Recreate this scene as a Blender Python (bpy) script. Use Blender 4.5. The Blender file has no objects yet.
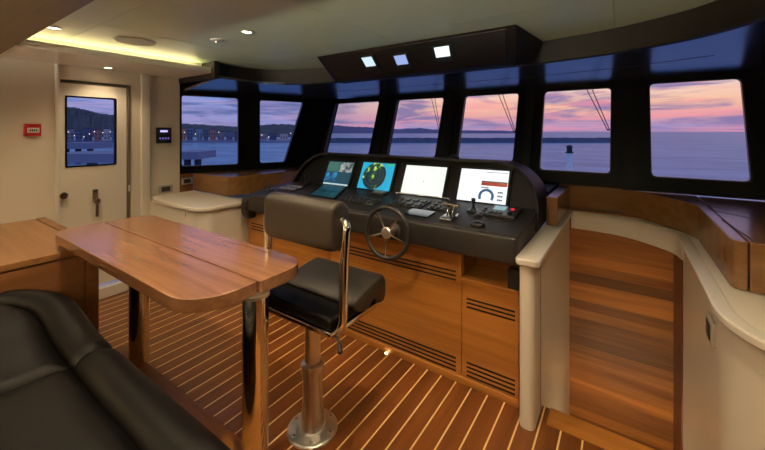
import bpy, bmesh, math, random
from mathutils import Vector, Matrix
random.seed(7)
PI = math.pi
sc = bpy.context.scene
COL = sc.collection

# ------------------------------------------------------------------ camera
cam_d = bpy.data.cameras.new('camera')
cam = bpy.data.objects.new('camera', cam_d); COL.objects.link(cam)
cam.location = (0, 0, 1.5)
cam.rotation_euler = (PI/2, 0, math.radians(34.4))
cam_d.sensor_width = 36; cam_d.lens = 354/765*36; cam_d.shift_y = -94/765
cam_d.clip_start = .02; cam_d.clip_end = 5000
sc.camera = cam
sc.view_settings.view_transform = 'Standard'; sc.view_settings.look = 'None'
sc.view_settings.gamma = 1; sc.view_settings.use_curve_mapping = False
sc.view_settings.exposure = 0.0

def srgb(r, g, b):
    f = lambda c: c/12.92 if c <= .04045 else ((c+.055)/1.055)**2.4
    return (f(r/255), f(g/255), f(b/255), 1)

# ------------------------------------------------------------------ node helper
class NT:
    def __init__(s, nt): s.nt = nt
    def n(s, t, **kw):
        x = s.nt.nodes.new(t)
        for k, v in kw.items():
            if k[0] == '_': setattr(x, k[1:], v)
            else: x.inputs[k.replace('__', ' ')].default_value = v
        return x
    def l(s, a, b): s.nt.links.new(a, b)
    def m(s, op, a, b=None, c=None, clamp=False):
        x = s.nt.nodes.new('ShaderNodeMath'); x.operation = op; x.use_clamp = clamp
        for i, v in enumerate((a, b, c)):
            if v is None: continue
            if isinstance(v, (int, float)): x.inputs[i].default_value = v
            else: s.l(v, x.inputs[i])
        return x.outputs[0]
    def ramp(s, fac, stops, interp='LINEAR'):
        x = s.nt.nodes.new('ShaderNodeValToRGB'); cr = x.color_ramp; cr.interpolation = interp
        while len(cr.elements) < len(stops): cr.elements.new(.5)
        for e, (p, c) in zip(cr.elements, stops): e.position = p; e.color = c
        s.l(fac, x.inputs[0]); return x.outputs[0]
    def mix(s, fac, a, b, blend='MIX'):
        x = s.nt.nodes.new('ShaderNodeMix'); x.data_type = 'RGBA'; x.blend_type = blend
        for i, v in ((0, fac), (6, a), (7, b)):
            if isinstance(v, (int, float, tuple)): x.inputs[i].default_value = v
            else: s.l(v, x.inputs[i])
        return x.outputs[2]

# ------------------------------------------------------------------ world: dusk sky
w = bpy.data.worlds.new('dusk_sky'); sc.world = w; w.use_nodes = True
W = NT(w.node_tree); w.node_tree.nodes.clear()
tc = W.n('ShaderNodeTexCoord'); sp = W.n('ShaderNodeSeparateXYZ'); W.l(tc.outputs['Generated'], sp.inputs[0])
X, Y, Z = sp.outputs
e = W.m('MULTIPLY', Z, 5.0, clamp=True)                       # 0..1 over 0..11.5 degrees
warm_dir = Vector((math.sin(math.radians(-6)), math.cos(math.radians(-6))))
azi = W.m('ADD', W.m('MULTIPLY', X, warm_dir.x), W.m('MULTIPLY', Y, warm_dir.y))
wf = W.m('SMOOTHSTEP', azi, .35, 1.0) if False else None
mr = W.n('ShaderNodeMapRange', _interpolation_type='SMOOTHSTEP'); W.l(azi, mr.inputs[0])
mr.inputs[1].default_value = .66; mr.inputs[2].default_value = .98
wf = mr.outputs[0]
cool = W.ramp(e, [(0, srgb(124, 136, 188)), (.22, srgb(150, 146, 192)), (.45, srgb(120, 148, 204)), (.75, srgb(104, 152, 212)), (1, srgb(84, 124, 188))])
warm = W.ramp(e, [(0, srgb(132, 130, 176)), (.05, srgb(160, 142, 182)), (.17, srgb(226, 158, 158)), (.32, srgb(250, 190, 152)), (.5, srgb(246, 206, 182)), (.7, srgb(214, 186, 200)), (.85, srgb(182, 172, 206)), (1, srgb(150, 150, 190))])
base = W.mix(wf, cool, warm)
mp = W.n('ShaderNodeMapping'); mp.inputs['Scale'].default_value = (2.0, 2.0, 13); mp.inputs['Location'].default_value = (3.1, 1.2, .4)
mp.inputs['Rotation'].default_value = (.02, .035, 0)
W.l(tc.outputs['Generated'], mp.inputs[0])
n1 = W.n('ShaderNodeTexNoise', Scale=2.2, Detail=7, Roughness=.58, Distortion=.6); W.l(mp.outputs[0], n1.inputs['Vector'])
cm = W.ramp(n1.outputs[0], [(.46, (0, 0, 0, 1)), (.58, (1, 1, 1, 1))])
mp2 = W.n('ShaderNodeMapping'); mp2.inputs['Scale'].default_value = (1.3, 1.3, 26); mp2.inputs['Location'].default_value = (9, 4, 2)
W.l(tc.outputs['Generated'], mp2.inputs[0])
n2 = W.n('ShaderNodeTexNoise', Scale=2.6, Detail=6, Roughness=.55, Distortion=.9); W.l(mp2.outputs[0], n2.inputs['Vector'])
cm2 = W.ramp(n2.outputs[0], [(.47, (0, 0, 0, 1)), (.63, (1, 1, 1, 1))])
cloudc = W.mix(wf, srgb(88, 104, 154), srgb(136, 118, 160))
lite = W.mix(wf, srgb(180, 156, 192), srgb(246, 150, 156))
base = W.mix(W.m('MULTIPLY', cm, .92), base, cloudc)
base = W.mix(W.m('MULTIPLY', cm2, .6), base, lite)
# upper sky, out of sight, darker blue
up = W.m('MULTIPLY', W.m('SUBTRACT', Z, .2), 3.0, clamp=True)
base = W.mix(up, base, srgb(138, 142, 182))
bg = W.n('ShaderNodeBackground', Strength=1.2); W.l(base, bg.inputs[0])
wo = W.n('ShaderNodeOutputWorld'); W.l(bg.outputs[0], wo.inputs[0])

# ------------------------------------------------------------------ light levels (used by the lamps' builders below)
DOWNLIGHT_W = 40.0
DOWN_COL = (1.0, .76, .48)
COVE = 13
STAIR_W = 2.4
ADDED_UPLIGHT_W = 930  # power of the added lamps that brighten the ceiling

# ------------------------------------------------------------------ materials
MATS = {}
def mat(name, col=(.5, .5, .5, 1), rough=.5, metal=0, coat=0, emis=None, estr=1, bump=0, bscale=200, spec=.5, var=0, ior=None, vs=3.5):
    if name in MATS: return MATS[name]
    m = bpy.data.materials.new(name); m.use_nodes = True; N = NT(m.node_tree)
    b = m.node_tree.nodes['Principled BSDF']
    b.inputs['Base Color'].default_value = col; b.inputs['Roughness'].default_value = rough
    b.inputs['Metallic'].default_value = metal; b.inputs['Coat Weight'].default_value = coat
    b.inputs['Coat Roughness'].default_value = .12
    b.inputs['Specular IOR Level'].default_value = spec
    if ior: b.inputs['IOR'].default_value = ior
    if emis:
        b.inputs['Emission Color'].default_value = emis; b.inputs['Emission Strength'].default_value = estr
    if bump or var:
        t = N.n('ShaderNodeTexCoord'); no = N.n('ShaderNodeTexNoise', Scale=bscale, Detail=4); N.l(t.outputs['Object'], no.inputs['Vector'])
        if bump:
            bp = N.n('ShaderNodeBump', Strength=bump, Distance=.002); N.l(no.outputs[0], bp.inputs['Height']); N.l(bp.outputs[0], b.inputs['Normal'])
        if var:
            n3 = N.n('ShaderNodeTexNoise', Scale=vs, Detail=5); N.l(t.outputs['Object'], n3.inputs['Vector'])
            c2 = tuple(c*(1-var) for c in col[:3])+(1,)
            N.l(N.mix(n3.outputs[0], col, c2), b.inputs['Base Color'])
    MATS[name] = m; return m

def wood(name, dark, light, axis='x', rough=.35, coat=.3, scale=1.0, board=None, bw=.1, phase=0, line=None, lw=.06, bvar=.35, contrast=1.0):
    """grain runs along axis; optional boards laid side by side along axis `board`"""
    if name in MATS: return MATS[name]
    m = bpy.data.materials.new(name); m.use_nodes = True; N = NT(m.node_tree)
    b = m.node_tree.nodes['Principled BSDF']
    t = N.n('ShaderNodeTexCoord')
    s = {'x': (.7, 11, 11), 'y': (11, .7, 11), 'z': (11, 11, .7)}[axis]
    vec = t.outputs['Object']
    if board:
        sx = N.n('ShaderNodeSeparateXYZ'); N.l(vec, sx.inputs[0])
        c = N.m('DIVIDE', N.m('ADD', sx.outputs['xyz'.index(board)], phase), bw)
        idx = N.m('FLOOR', c); fr = N.m('FRACT', c)
        wn = N.n('ShaderNodeTexWhiteNoise', _noise_dimensions='1D'); N.l(idx, wn.inputs['W'])
        vm = N.n('ShaderNodeVectorMath', _operation='ADD'); N.l(vec, vm.inputs[0])
        sc_ = N.n('ShaderNodeVectorMath', _operation='SCALE'); N.l(wn.outputs['Color'], sc_.inputs[0]); sc_.inputs['Scale'].default_value = 9
        N.l(sc_.outputs[0], vm.inputs[1]); vec = vm.outputs[0]
    mp_ = N.n('ShaderNodeMapping'); mp_.inputs['Scale'].default_value = tuple(k*scale for k in s); N.l(vec, mp_.inputs[0])
    a = N.n('ShaderNodeTexNoise', Scale=1.0, Detail=5, Roughness=.55, Distortion=.25); N.l(mp_.outputs[0], a.inputs['Vector'])
    mp3 = N.n('ShaderNodeMapping'); mp3.inputs['Scale'].default_value = tuple(k*scale*(7 if k > 1 else 2.5) for k in s); N.l(vec, mp3.inputs[0])
    f = N.n('ShaderNodeTexNoise', Scale=1.0, Detail=3, Roughness=.6); N.l(mp3.outputs[0], f.inputs['Vector'])
    v = N.m('ADD', N.m('MULTIPLY', a.outputs[0], .72), N.m('MULTIPLY', f.outputs[0], .28))
    lo, hi = .5-.16/contrast, .5+.16/contrast
    mid = tuple((p+q)/2 for p, q in zip(dark, light))
    colr = N.ramp(v, [(lo, dark), (.5, mid), (hi, light)])
    if board:
        k = N.m('ADD', N.m('MULTIPLY', wn.outputs['Value'], bvar*2), 1-bvar)
        cb = N.n('ShaderNodeCombineXYZ'); [N.l(k, cb.inputs[i]) for i in range(3)]
        colr = N.mix(1.0, colr, cb.outputs[0], 'MULTIPLY')
        if line:
            mask = N.m('LESS_THAN', fr, lw)
            colr = N.mix(mask, colr, line)
    N.l(colr, b.inputs['Base Color'])
    b.inputs['Roughness'].default_value = rough; b.inputs['Coat Weight'].default_value = coat; b.inputs['Coat Roughness'].default_value = .18
    bp = N.n('ShaderNodeBump', Strength=.04, Distance=.001); N.l(f.outputs[0], bp.inputs['Height']); N.l(bp.outputs[0], b.inputs['Normal'])
    MATS[name] = m; return m

def glass_mat(name='window_glass', tint=(.93, .95, 1, 1), gl=1.0):
    m = bpy.data.materials.new(name); m.use_nodes = True; N = NT(m.node_tree); m.node_tree.nodes.clear()
    tr = N.n('ShaderNodeBsdfTransparent', Color=tint); g = N.n('ShaderNodeBsdfGlossy', Color=(1, 1, 1, 1), Roughness=.02)
    f = N.n('ShaderNodeFresnel', IOR=1.33); mx = N.n('ShaderNodeMixShader')
    N.l(N.m('MULTIPLY', f.outputs[0], gl), mx.inputs[0]); N.l(tr.outputs[0], mx.inputs[1]); N.l(g.outputs[0], mx.inputs[2])
    o = N.n('ShaderNodeOutputMaterial'); N.l(mx.outputs[0], o.inputs[0]); MATS[name] = m; return m

M_cream = mat('cream_paint', srgb(222, 214, 196), rough=.4, var=.03)
M_cream2 = mat('cream_lacquer', srgb(228, 221, 206), rough=.28, coat=.2)
M_cream3 = mat('coping_cream', srgb(222, 216, 204), rough=.3, coat=.3)
M_ceil = mat('headliner_tinted_cream', srgb(202, 224, 200), rough=.42, bump=.1, bscale=600)  # greenish tint of the ambient light put into the cream base colour
M_black = mat('black_frame_paint', (.0015, .0015, .002, 1), rough=.5, spec=.15)
M_soff = mat('satin_dark_soffit', (.42, .42, .48, 1), rough=.2, metal=.95)
M_valance = mat('dark_brown_leather_trim', srgb(30, 23, 16), rough=.55, bump=.2, bscale=500)
M_box = wood('wenge_veneer', srgb(30, 22, 15), srgb(46, 35, 24), 'x', rough=.4, coat=.2)
M_bulk = wood('brown_overhead_veneer', srgb(92, 72, 46), srgb(112, 90, 60), 'x', rough=.5, coat=.1)
M_dash = mat('charcoal_dash_leather', srgb(36, 33, 31), rough=.5, bump=.35, bscale=900)
M_hood = mat('black_hood', (.006, .006, .007, 1), rough=.5, spec=.2)
M_leather = mat('brown_grey_leather', srgb(46, 41, 34), rough=.42, bump=.25, bscale=700)
M_sofa = mat('black_leather', srgb(10, 9, 8), rough=.45, bump=.3, bscale=500, spec=.18)
M_chrome = mat('chrome', (.82, .80, .76, 1), rough=.09, metal=1)
M_steel = mat('satin_steel', (.78, .76, .72, 1), rough=.34, metal=1)
M_plastic = mat('black_plastic', (.02, .02, .022, 1), rough=.35)
M_plastic2 = mat('grey_plastic', srgb(58, 60, 64), rough=.4)
M_dark = mat('dark_gap', (.004, .003, .003, 1), rough=.8)
M_glass = glass_mat()
M_red = mat('red_plastic', srgb(176, 26, 30), rough=.35)
M_white = mat('white_plastic', srgb(225, 225, 215), rough=.4)
teak_d, teak_l = srgb(146, 88, 32), srgb(204, 138, 62)
M_floor = wood('teak_and_holly_floor', srgb(92, 50, 18), srgb(144, 84, 34), 'y', rough=.34, coat=.25, contrast=.7, board='x', bw=.095, phase=.0777, line=srgb(240, 205, 140), lw=.085, bvar=.18)
M_teakx = wood('teak_veneer_horizontal', teak_d, teak_l, 'x', rough=.36, coat=.2, scale=1.7, contrast=.65)
M_table = wood('walnut_table_veneer', srgb(112, 74, 48), srgb(154, 110, 76), 'x', rough=.27, coat=.45, scale=1.8, contrast=.75)
M_teaky = wood('teak_veneer_lengthwise', teak_d, teak_l, 'y', rough=.33, coat=.3)
M_cab = wood('sideboard_veneer', srgb(118, 78, 44), srgb(166, 118, 70), 'x', rough=.35, coat=.25, scale=1.5, contrast=.7)
M_caby = wood('sideboard_veneer_side', srgb(112, 72, 40), srgb(152, 104, 62), 'y', rough=.4, coat=.2)
M_plank = wood('striped_teak_planks', srgb(112, 60, 20), srgb(192, 124, 52), 'x', rough=.5, coat=.0, board='z', bw=.072, bvar=.55, scale=1.3, contrast=.7)
M_ledge = wood('ledge_veneer', srgb(108, 74, 40), srgb(148, 106, 62), 'x', rough=.25, coat=.4, scale=1.7, contrast=.6)

# ------------------------------------------------------------------ mesh builder (world coordinates)
class MB:
    def __init__(s): s.bm = bmesh.new(); s.uvd = None
    def _verts(s, pts): return [s.bm.verts.new(p) for p in pts]
    def face(s, pts):
        return s.bm.faces.new(s._verts(pts))
    def box(s, x0, x1, y0, y1, z0, z1, bev=0, seg=3):
        b = bmesh.new(); r = bmesh.ops.create_cube(b, size=1)
        for v in b.verts:
            v.co = Vector((x0+(v.co.x+.5)*(x1-x0), y0+(v.co.y+.5)*(y1-y0), z0+(v.co.z+.5)*(z1-z0)))
        if bev: bmesh.ops.bevel(b, geom=b.edges[:], offset=bev, segments=seg, affect='EDGES', profile=.5)
        s.merge(b); return s
    def merge(s, b, M=None):
        if M is not None: bmesh.ops.transform(b, matrix=M, verts=b.verts[:])
        mp_ = {v: s.bm.verts.new(v.co) for v in b.verts}
        for f in b.faces:
            try: s.bm.faces.new([mp_[v] for v in f.verts])
            except ValueError: pass
        b.free()
    def hexa(s, p):
        """8 corners: bottom 4 ccw then top 4"""
        v = s._verts(p)
        for f in ((3, 2, 1, 0), (4, 5, 6, 7), (0, 1, 5, 4), (1, 2, 6, 5), (2, 3, 7, 6), (3, 0, 4, 7)): s.bm.faces.new([v[i] for i in f])
        return s
    def prism(s, poly, z0, z1, f=None):
        """poly of (a,b) extruded from z0 to z1; f maps (a,b,h)->xyz"""
        f = f or (lambda a, b, h: (a, b, h))
        lo = s._verts([f(a, b, z0) for a, b in poly]); hi = s._verts([f(a, b, z1) for a, b in poly]); n = len(poly)
        s.bm.faces.new(lo[::-1]); s.bm.faces.new(hi)
        for i in range(n): s.bm.faces.new([lo[i], lo[(i+1) % n], hi[(i+1) % n], hi[i]])
        return s
    def cyl(s, p0, p1, r0, r1=None, n=24, caps=True):
        r1 = r0 if r1 is None else r1; p0, p1 = Vector(p0), Vector(p1); d = (p1-p0).normalized()
        a = d.orthogonal().normalized(); b = d.cross(a)
        R0 = [p0+(a*math.cos(t)+b*math.sin(t))*r0 for t in [2*PI*i/n for i in range(n)]]
        R1 = [p1+(a*math.cos(t)+b*math.sin(t))*r1 for t in [2*PI*i/n for i in range(n)]]
        return s.loft([R0, R1], caps)
    def loft(s, rings, caps=True, closed=True):
        vs = [s._verts(r) for r in rings]
        for A, B in zip(vs, vs[1:]):
            n = len(A)
            for i in range(n if closed else n-1):
                s.bm.faces.new([A[i], A[(i+1) % n], B[(i+1) % n], B[i]])
        if caps: s.bm.faces.new(vs[0][::-1]); s.bm.faces.new(vs[-1])
        return s
    def tube(s, path, r, n=14, caps=True):
        P = [Vector(p) for p in path]; rings = []; a = None
        for i, p in enumerate(P):
            d = (P[min(i+1, len(P)-1)]-P[max(i-1, 0)]).normalized()
            a = d.orthogonal().normalized() if a is None else (a-d*a.dot(d)).normalized()
            b = d.cross(a)
            rings.append([p+(a*math.cos(t)+b*math.sin(t))*r for t in [2*PI*k/n for k in range(n)]])
        return s.loft(rings, caps)
    def lathe(s, c, prof, axis=(0, 0, 1), n=32):
        """prof: (radius, height) pairs along axis from c"""
        c = Vector(c); d = Vector(axis).normalized(); a = d.orthogonal().normalized(); b = d.cross(a)
        rings = [[c+d*h+(a*math.cos(t)+b*math.sin(t))*max(r, 1e-4) for t in [2*PI*k/n for k in range(n)]] for r, h in prof]
        return s.loft(rings, True)
    def torus(s, c, axis, R, r, n=48, k=12):
        c = Vector(c); d = Vector(axis).normalized(); a = d.orthogonal().normalized(); b = d.cross(a); vs = []
        for i in range(n):
            t = 2*PI*i/n; e_ = a*math.cos(t)+b*math.sin(t)
            vs.append(s._verts([c+e_*(R+r*math.cos(q))+d*(r*math.sin(q)) for q in [2*PI*j/k for j in range(k)]]))
        for i in range(n):
            A, B = vs[i], vs[(i+1) % n]
            for j in range(k): s.bm.faces.new([A[j], A[(j+1) % k], B[(j+1) % k], B[j]])
        return s

ORG = {}
def W_org(o): return ORG[o.name]
def obj(name, mb, m, parent=None, org=None, bevel=0, seg=2, smooth=35, solid=0):
    bm = mb.bm if isinstance(mb, MB) else mb
    bmesh.ops.recalc_face_normals(bm, faces=bm.faces[:])
    for f in bm.faces: f.smooth = True
    for ed in bm.edges:
        if len(ed.link_faces) == 2 and ed.calc_face_angle(0) > math.radians(smooth): ed.smooth = False
    if parent is not None: o_ = W_org(parent)
    elif org is not None: o_ = Vector(org)
    else:
        xs = [v.co for v in bm.verts]
        o_ = Vector(((min(v.x for v in xs)+max(v.x for v in xs))/2, (min(v.y for v in xs)+max(v.y for v in xs))/2, min(v.z for v in xs)))
    for v in bm.verts: v.co -= o_
    me = bpy.data.meshes.new(name); bm.to_mesh(me); bm.free(); me.materials.append(m)
    o = bpy.data.objects.new(name, me); COL.objects.link(o)
    ORG[o.name] = o_
    if parent is None: o.location = o_
    else: o.parent = parent
    if bevel:
        md = o.modifiers.new('bevel', 'BEVEL'); md.width = bevel; md.segments = seg; md.limit_method = 'ANGLE'; md.angle_limit = math.radians(40); md.harden_normals = False
    return o
def thing(name, label, cat, loc, group=None):
    o = bpy.data.objects.new(name, None); COL.objects.link(o); o.location = loc; o.empty_display_size = .05
    ORG[o.name] = Vector(loc); o['label'] = label; o['category'] = cat
    if group: o['group'] = group
    return o
def tag(o, label, cat, group=None, kind=None):
    o['label'] = label; o['category'] = cat
    if group: o['group'] = group
    if kind: o['kind'] = kind
    return o
def struct(name, mb, m, **kw):
    o = obj(name, mb, m, **kw); o['kind'] = 'structure'; return o
def dup(root, delta, label, group=None):
    r = root.copy(); COL.objects.link(r); r.location = root.location+Vector(delta); r['label'] = label
    if group: r['group'] = group
    for ch in list(root.children):
        c = ch.copy(); COL.objects.link(c); c.parent = r
        for g in list(ch.children):
            d = g.copy(); COL.objects.link(d); d.parent = c
    return r
def rrect(x0, x1, y0, y1, r, k=8):
    rr = r if isinstance(r, (list, tuple)) else [r]*4
    out = []
    for (cx, cy, a0), q in zip(((x1, y1, 0), (x0, y1, 90), (x0, y0, 180), (x1, y0, 270)), rr):
        ox = cx-q if cx == x1 else cx+q; oy = cy-q if cy == y1 else cy+q
        if q <= 0: out.append((cx, cy)); continue
        for i in range(k+1):
            t = math.radians(a0+90*i/k); out.append((ox+q*math.cos(t), oy+q*math.sin(t)))
    return out
def catmull(pts, n=8):
    P = [pts[0]]+list(pts)+[pts[-1]]; out = []
    for i in range(1, len(P)-2):
        p0, p1, p2, p3 = P[i-1], P[i], P[i+1], P[i+2]
        for j in range(n):
            t = j/n
            out.append(tuple(.5*((2*b)+(-a+c)*t+(2*a-5*b+4*c-d)*t*t+(-a+3*b-3*c+d)*t**3) for a, b, c, d in zip(p0, p1, p2, p3)))
    out.append(tuple(pts[-1])); return out

# ------------------------------------------------------------------ room shell
XL, ZC, ZS = -3.87, 2.16, 2.05
LEDGE, COPE = 1.055, .855
# floor, with the stair opening at the front right
f = MB()
f.box(XL-.1, -.38, -1.6, 3.4, -.06, 0)
f.box(-.38, .95, -1.6, 2.09, -.06, 0)
struct('floor', f, M_floor, org=(0, 0, 0))
struct('trim_1', MB().box(-.33, .27, 1.965, 2.092, .0005, .006), M_teakx)
struct('wall_left', MB().box(XL-.08, XL, -1.6, .905, 0, ZC+.1).box(XL-.08, XL, .905, 1.415, 1.935, ZC+.1).box(XL-.08, XL, 1.415, 1.87, 0, ZC+.1), M_cream)
struct('wall_aft', MB().box(XL-.1, .95, -1.68, -1.6, 0, ZC+.1), M_cream)
struct('wall_right', MB().box(.92, 1.0, -1.6, 3.9, 0, ZC+.1), M_black)
# main ceiling with panel joints as real grooves
cuts_x = [-3.42, -2.69, -1.39, -.05, .92]; cuts_y = [-1.6, -.4, .82, 2.03, 3.0]
c = MB()
for i in range(4):
    for j in range(4): c.box(cuts_x[i]+.0015, cuts_x[i+1]-.0015, cuts_y[j]+.0015, cuts_y[j+1]-.0015, ZC, ZC+.03)
c.box(XL-.1, 1.0, -1.6, 3.95, ZC+.03, ZC+.1)
struct('ceiling', c, M_ceil)
# lowered side soffit with its lip, cove behind the lip
s = MB(); s.box(XL, -3.23, -1.6, 1.86, ZS, ZS+.018); s.box(-3.245, -3.23, -1.6, 1.86, ZS+.018, ZS+.05)
struct('trim_2', s, M_cream2, bevel=.003)
struct('trim_3', MB().box(XL, -3.42, -1.6, 1.86, ZS+.018, ZC+.03), M_cream2)
led = mat('cove_led', (1, .8, .4, 1), emis=(1.0, .84, .50, 1), estr=COVE)
tag(obj('led_strip', MB().box(-3.415, -3.402, -1.5, 1.8, ZS+.045, ZS+.056), led), 'warm yellow light strip glowing in the ceiling cove above the side door', 'light strip')
# aft overhead, lower and brown
struct('trim_4', MB().box(XL, .92, -1.6, .54, 2.045, 2.155), M_bulk)

# valance: dark curved trim hanging at the edge of the headliner
vp = catmull([(-3.2, 1.86), (-3.27, 2.08), (-3.22, 2.36), (-2.98, 2.57), (-2.5, 2.72), (-1.8, 2.81), (-1.2, 2.84), (-.59, 2.82), (-.136, 2.74), (.2, 2.59), (.38, 2.43), (.50, 2.2), (.54, 1.8), (.54, 1.2), (.54, .55)], 8)
def ribbon(path, t, z0, z1, side=1):
    rings = []
    for i, p in enumerate(path):
        a = Vector(path[max(i-1, 0)]); b = Vector(path[min(i+1, len(path)-1)]); d = (b-a).normalized(); n = Vector((-d.y, d.x))*t*side
        q = (p[0]+n.x, p[1]+n.y)
        rings.append([(p[0], p[1], z0), (q[0], q[1], z0), (q[0], q[1], z1), (p[0], p[1], z1)])
    return MB().loft(rings)
v = ribbon(vp, .05, 2.0, ZC+.002)
struct('trim_5', v, M_valance, bevel=.006)
struct('trim_6', MB().box(XL, -3.2, 1.86, 1.90, 2.0, ZC+.002).box(-3.235, -3.175, 1.845, 1.9, 1.995, ZC), M_valance, bevel=.005)
# glossy soffit between valance and windows
# it falls gently from the valance to the window heads
si = [(-3.2, 1.90), (-3.2, 2.36), (-2.98, 2.59), (-2.5, 2.74), (-1.8, 2.83), (-1.2, 2.86), (-.59, 2.84), (-.136, 2.76), (.2, 2.61), (.39, 2.45), (.52, 2.2), (.56, 1.8), (.56, .55)]
so = [(-3.86, 1.90), (-3.75, 2.36), (-3.46, 3.2), (-2.8, 3.66), (-1.95, 3.66), (-1.2, 3.66), (-.5, 3.66), (.0, 3.6), (.35, 3.52), (.62, 3.52), (.915, 3.45), (.915, 2.4), (.915, .55)]
rings = []
for i in range(len(si)-1):
    for j in range(6):
        t = j/6; ix = si[i][0]*(1-t)+si[i+1][0]*t; iy = si[i][1]*(1-t)+si[i+1][1]*t; ox = so[i][0]*(1-t)+so[i+1][0]*t; oy = so[i][1]*(1-t)+so[i+1][1]*t
        rings.append([(ix, iy, 2.004), (ox, oy, 1.918), (ox, oy, 1.94), (ix, iy, 2.026)])
struct('trim_7', MB().loft(rings), M_soff, smooth=60)

gv = MB(); rings = []
for i in range(len(si)-1):
    for j in range(6):
        t = j/6; q_ = .45; ix = si[i][0]*(1-t)+si[i+1][0]*t; iy = si[i][1]*(1-t)+si[i+1][1]*t; ox = so[i][0]*(1-t)+so[i+1][0]*t; oy = so[i][1]*(1-t)+so[i+1][1]*t
        if -2.9 < ix < .36: rings.append([(ix*(1-k)+ox*k, iy*(1-k)+oy*k, 2.004*(1-k)+1.918*k-dz) for k, dz in ((q_, .001), (q_+.007, .001), (q_+.007, -.002), (q_, -.002))])
struct('trim_23', gv.loft(rings), M_dark, smooth=60)

# ---- window walls: cells with rounded openings
def arc_loop(q, r, k=6):
    """q: 4 corners (u,v) ccw; returns list of 4 arcs"""
    arcs = []
    for i in range(4):
        p = Vector(q[i]); a = Vector(q[i-1]); b = Vector(q[(i+1) % 4])
        da, db = (a-p).normalized(), (b-p).normalized()
        s0, s1 = p+da*r, p+db*r
        arcs.append([tuple((1-t)**2*s0+2*t*(1-t)*p+t*t*s1) for t in [j/k for j in range(k+1)]])
    return arcs
def cell(mb, outer, arcs, mp_, th):
    """outer 4 corners, arcs 4 arcs; mp_(u,v,h) -> xyz"""
    for h, fl in ((0, 0), (th, 1)):
        O = mb._verts([mp_(u, v_, h) for u, v_ in outer]); A = [mb._verts([mp_(u, v_, h) for u, v_ in a]) for a in arcs]
        for i in range(4):
            for j in range(len(A[i])-1): mb.bm.faces.new([O[i], A[i][j], A[i][j+1]])
            n = (i+1) % 4
            mb.bm.faces.new([O[i], A[i][-1], A[n][0], O[n]])
    flat = [p for a in arcs for p in a]
    mb.loft([[mp_(u, v_, 0) for u, v_ in flat], [mp_(u, v_, th) for u, v_ in flat]], caps=False)
    mb.loft([[mp_(u, v_, 0) for u, v_ in outer], [mp_(u, v_, th) for u, v_ in outer]], caps=False)
def ring(mb, q, r, mp_, h0, h1, wd):
    """gasket ring just inside an opening"""
    cx = sum(p[0] for p in q)/4; cy = sum(p[1] for p in q)/4
    def inset(d):
        out = []
        for i in range(4):
            p = Vector(q[i]); da = (Vector(q[i-1])-p).normalized(); db = (Vector(q[(i+1) % 4])-p).normalized()
            out.append(tuple(p+(da+db)*d))
        return [p for a in arc_loop(out, r) for p in a]
    A, B = inset(0), inset(wd)
    mb.loft([[mp_(u, v_, h0) for u, v_ in A], [mp_(u, v_, h0) for u, v_ in B], [mp_(u, v_, h1) for u, v_ in B], [mp_(u, v_, h1) for u, v_ in A], [mp_(u, v_, h0) for u, v_ in A]], caps=False)
def window(n, q, r, mp_, sheet_label=None):
    arcs = arc_loop([tuple(p) for p in q], r); flat = [p for a in arcs for p in a]
    g = MB(); g.loft([[mp_(u, v_, .022) for u, v_ in flat], [mp_(u, v_, .028) for u, v_ in flat]])
    o = struct('window_%d' % n, g, M_glass)
    rm = MB(); ring(rm, q, r, mp_, .004, .04, .008); obj('window_gasket', rm, M_plastic, parent=o)
    return o
RAKE = .35
mapA = lambda u, v_, h: (u, 3.4+RAKE*(v_-1.2)+h, v_)
mapB = lambda u, v_, h: (u, 3.25+RAKE*(v_-1.16)+h, v_)
def mapS(u, v_, h):
    return (-3.88+.36*(u-1.87)-h*.94, u+h*.34, v_)
ZT = 1.88
wf_ = MB()
wins = [(3, -3.28, -2.535, 1.213), (4, -2.285, -1.658, 1.213), (5, -1.425, -.857, 1.208), (6, -.635, -.092, 1.15)]
edges = [-3.42, -2.41, -1.54, -.745, .03]
for i, (n, a, b, zb) in enumerate(wins):
    q = [(a, zb), (b, zb), (b, ZT), (a, ZT)]
    cell(wf_, [(edges[i], 1.05), (edges[i+1], 1.05), (edges[i+1], 2.06), (edges[i], 2.06)], arc_loop(q, .035), mapA, .07)
    window(n, q, .035, mapA)
q = [(.155, 1.16), (.687, 1.16), (.687, ZT), (.155, ZT)]
cell(wf_, [(.03, 1.06), (.915, 1.06), (.915, 2.06), (.03, 2.06)], arc_loop(q, .035), mapB, .07)
window(7, q, .035, mapB)
wf_.hexa([(-.02, 3.2, 1.06), (.06, 3.2, 1.06), (.06, 3.36, 1.06), (-.02, 3.36, 1.06), (-.02, 3.5, 2.06), (.06, 3.5, 2.06), (.06, 3.76, 2.06), (-.02, 3.76, 2.06)])
struct('wall_front', wf_, M_black, smooth=25)
# slim mullion covers standing proud of the wall
for i, xm in enumerate([-2.41, -1.54, -.745]):
    mb = MB(); mb.hexa([(xm-.045, 3.385, 1.06), (xm+.045, 3.385, 1.06), (xm+.045, 3.42, 1.06), (xm-.045, 3.42, 1.06), (xm-.045, 3.645, 2.0), (xm+.045, 3.645, 2.0), (xm+.045, 3.7, 2.0), (xm-.045, 3.7, 2.0)])
    # leans with the glass
    for vtx in mb.bm.verts: vtx.co.y = 3.4+RAKE*(vtx.co.z-1.2)+(-.022 if vtx.co.y in (3.385, 3.645) or abs(vtx.co.y-3.385) < .001 or abs(vtx.co.y-3.645) < .001 else .01)
    struct('trim_%d' % (8+i), mb, M_black, bevel=.006)
ws_ = MB()
q1 = [(1.885, 1.12), (2.437, 1.11), (2.437, 1.885), (1.885, 1.885)]
q2 = [(2.655, 1.11), (2.955, 1.11), (3.19, 1.875), (2.655, 1.875)]
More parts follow.
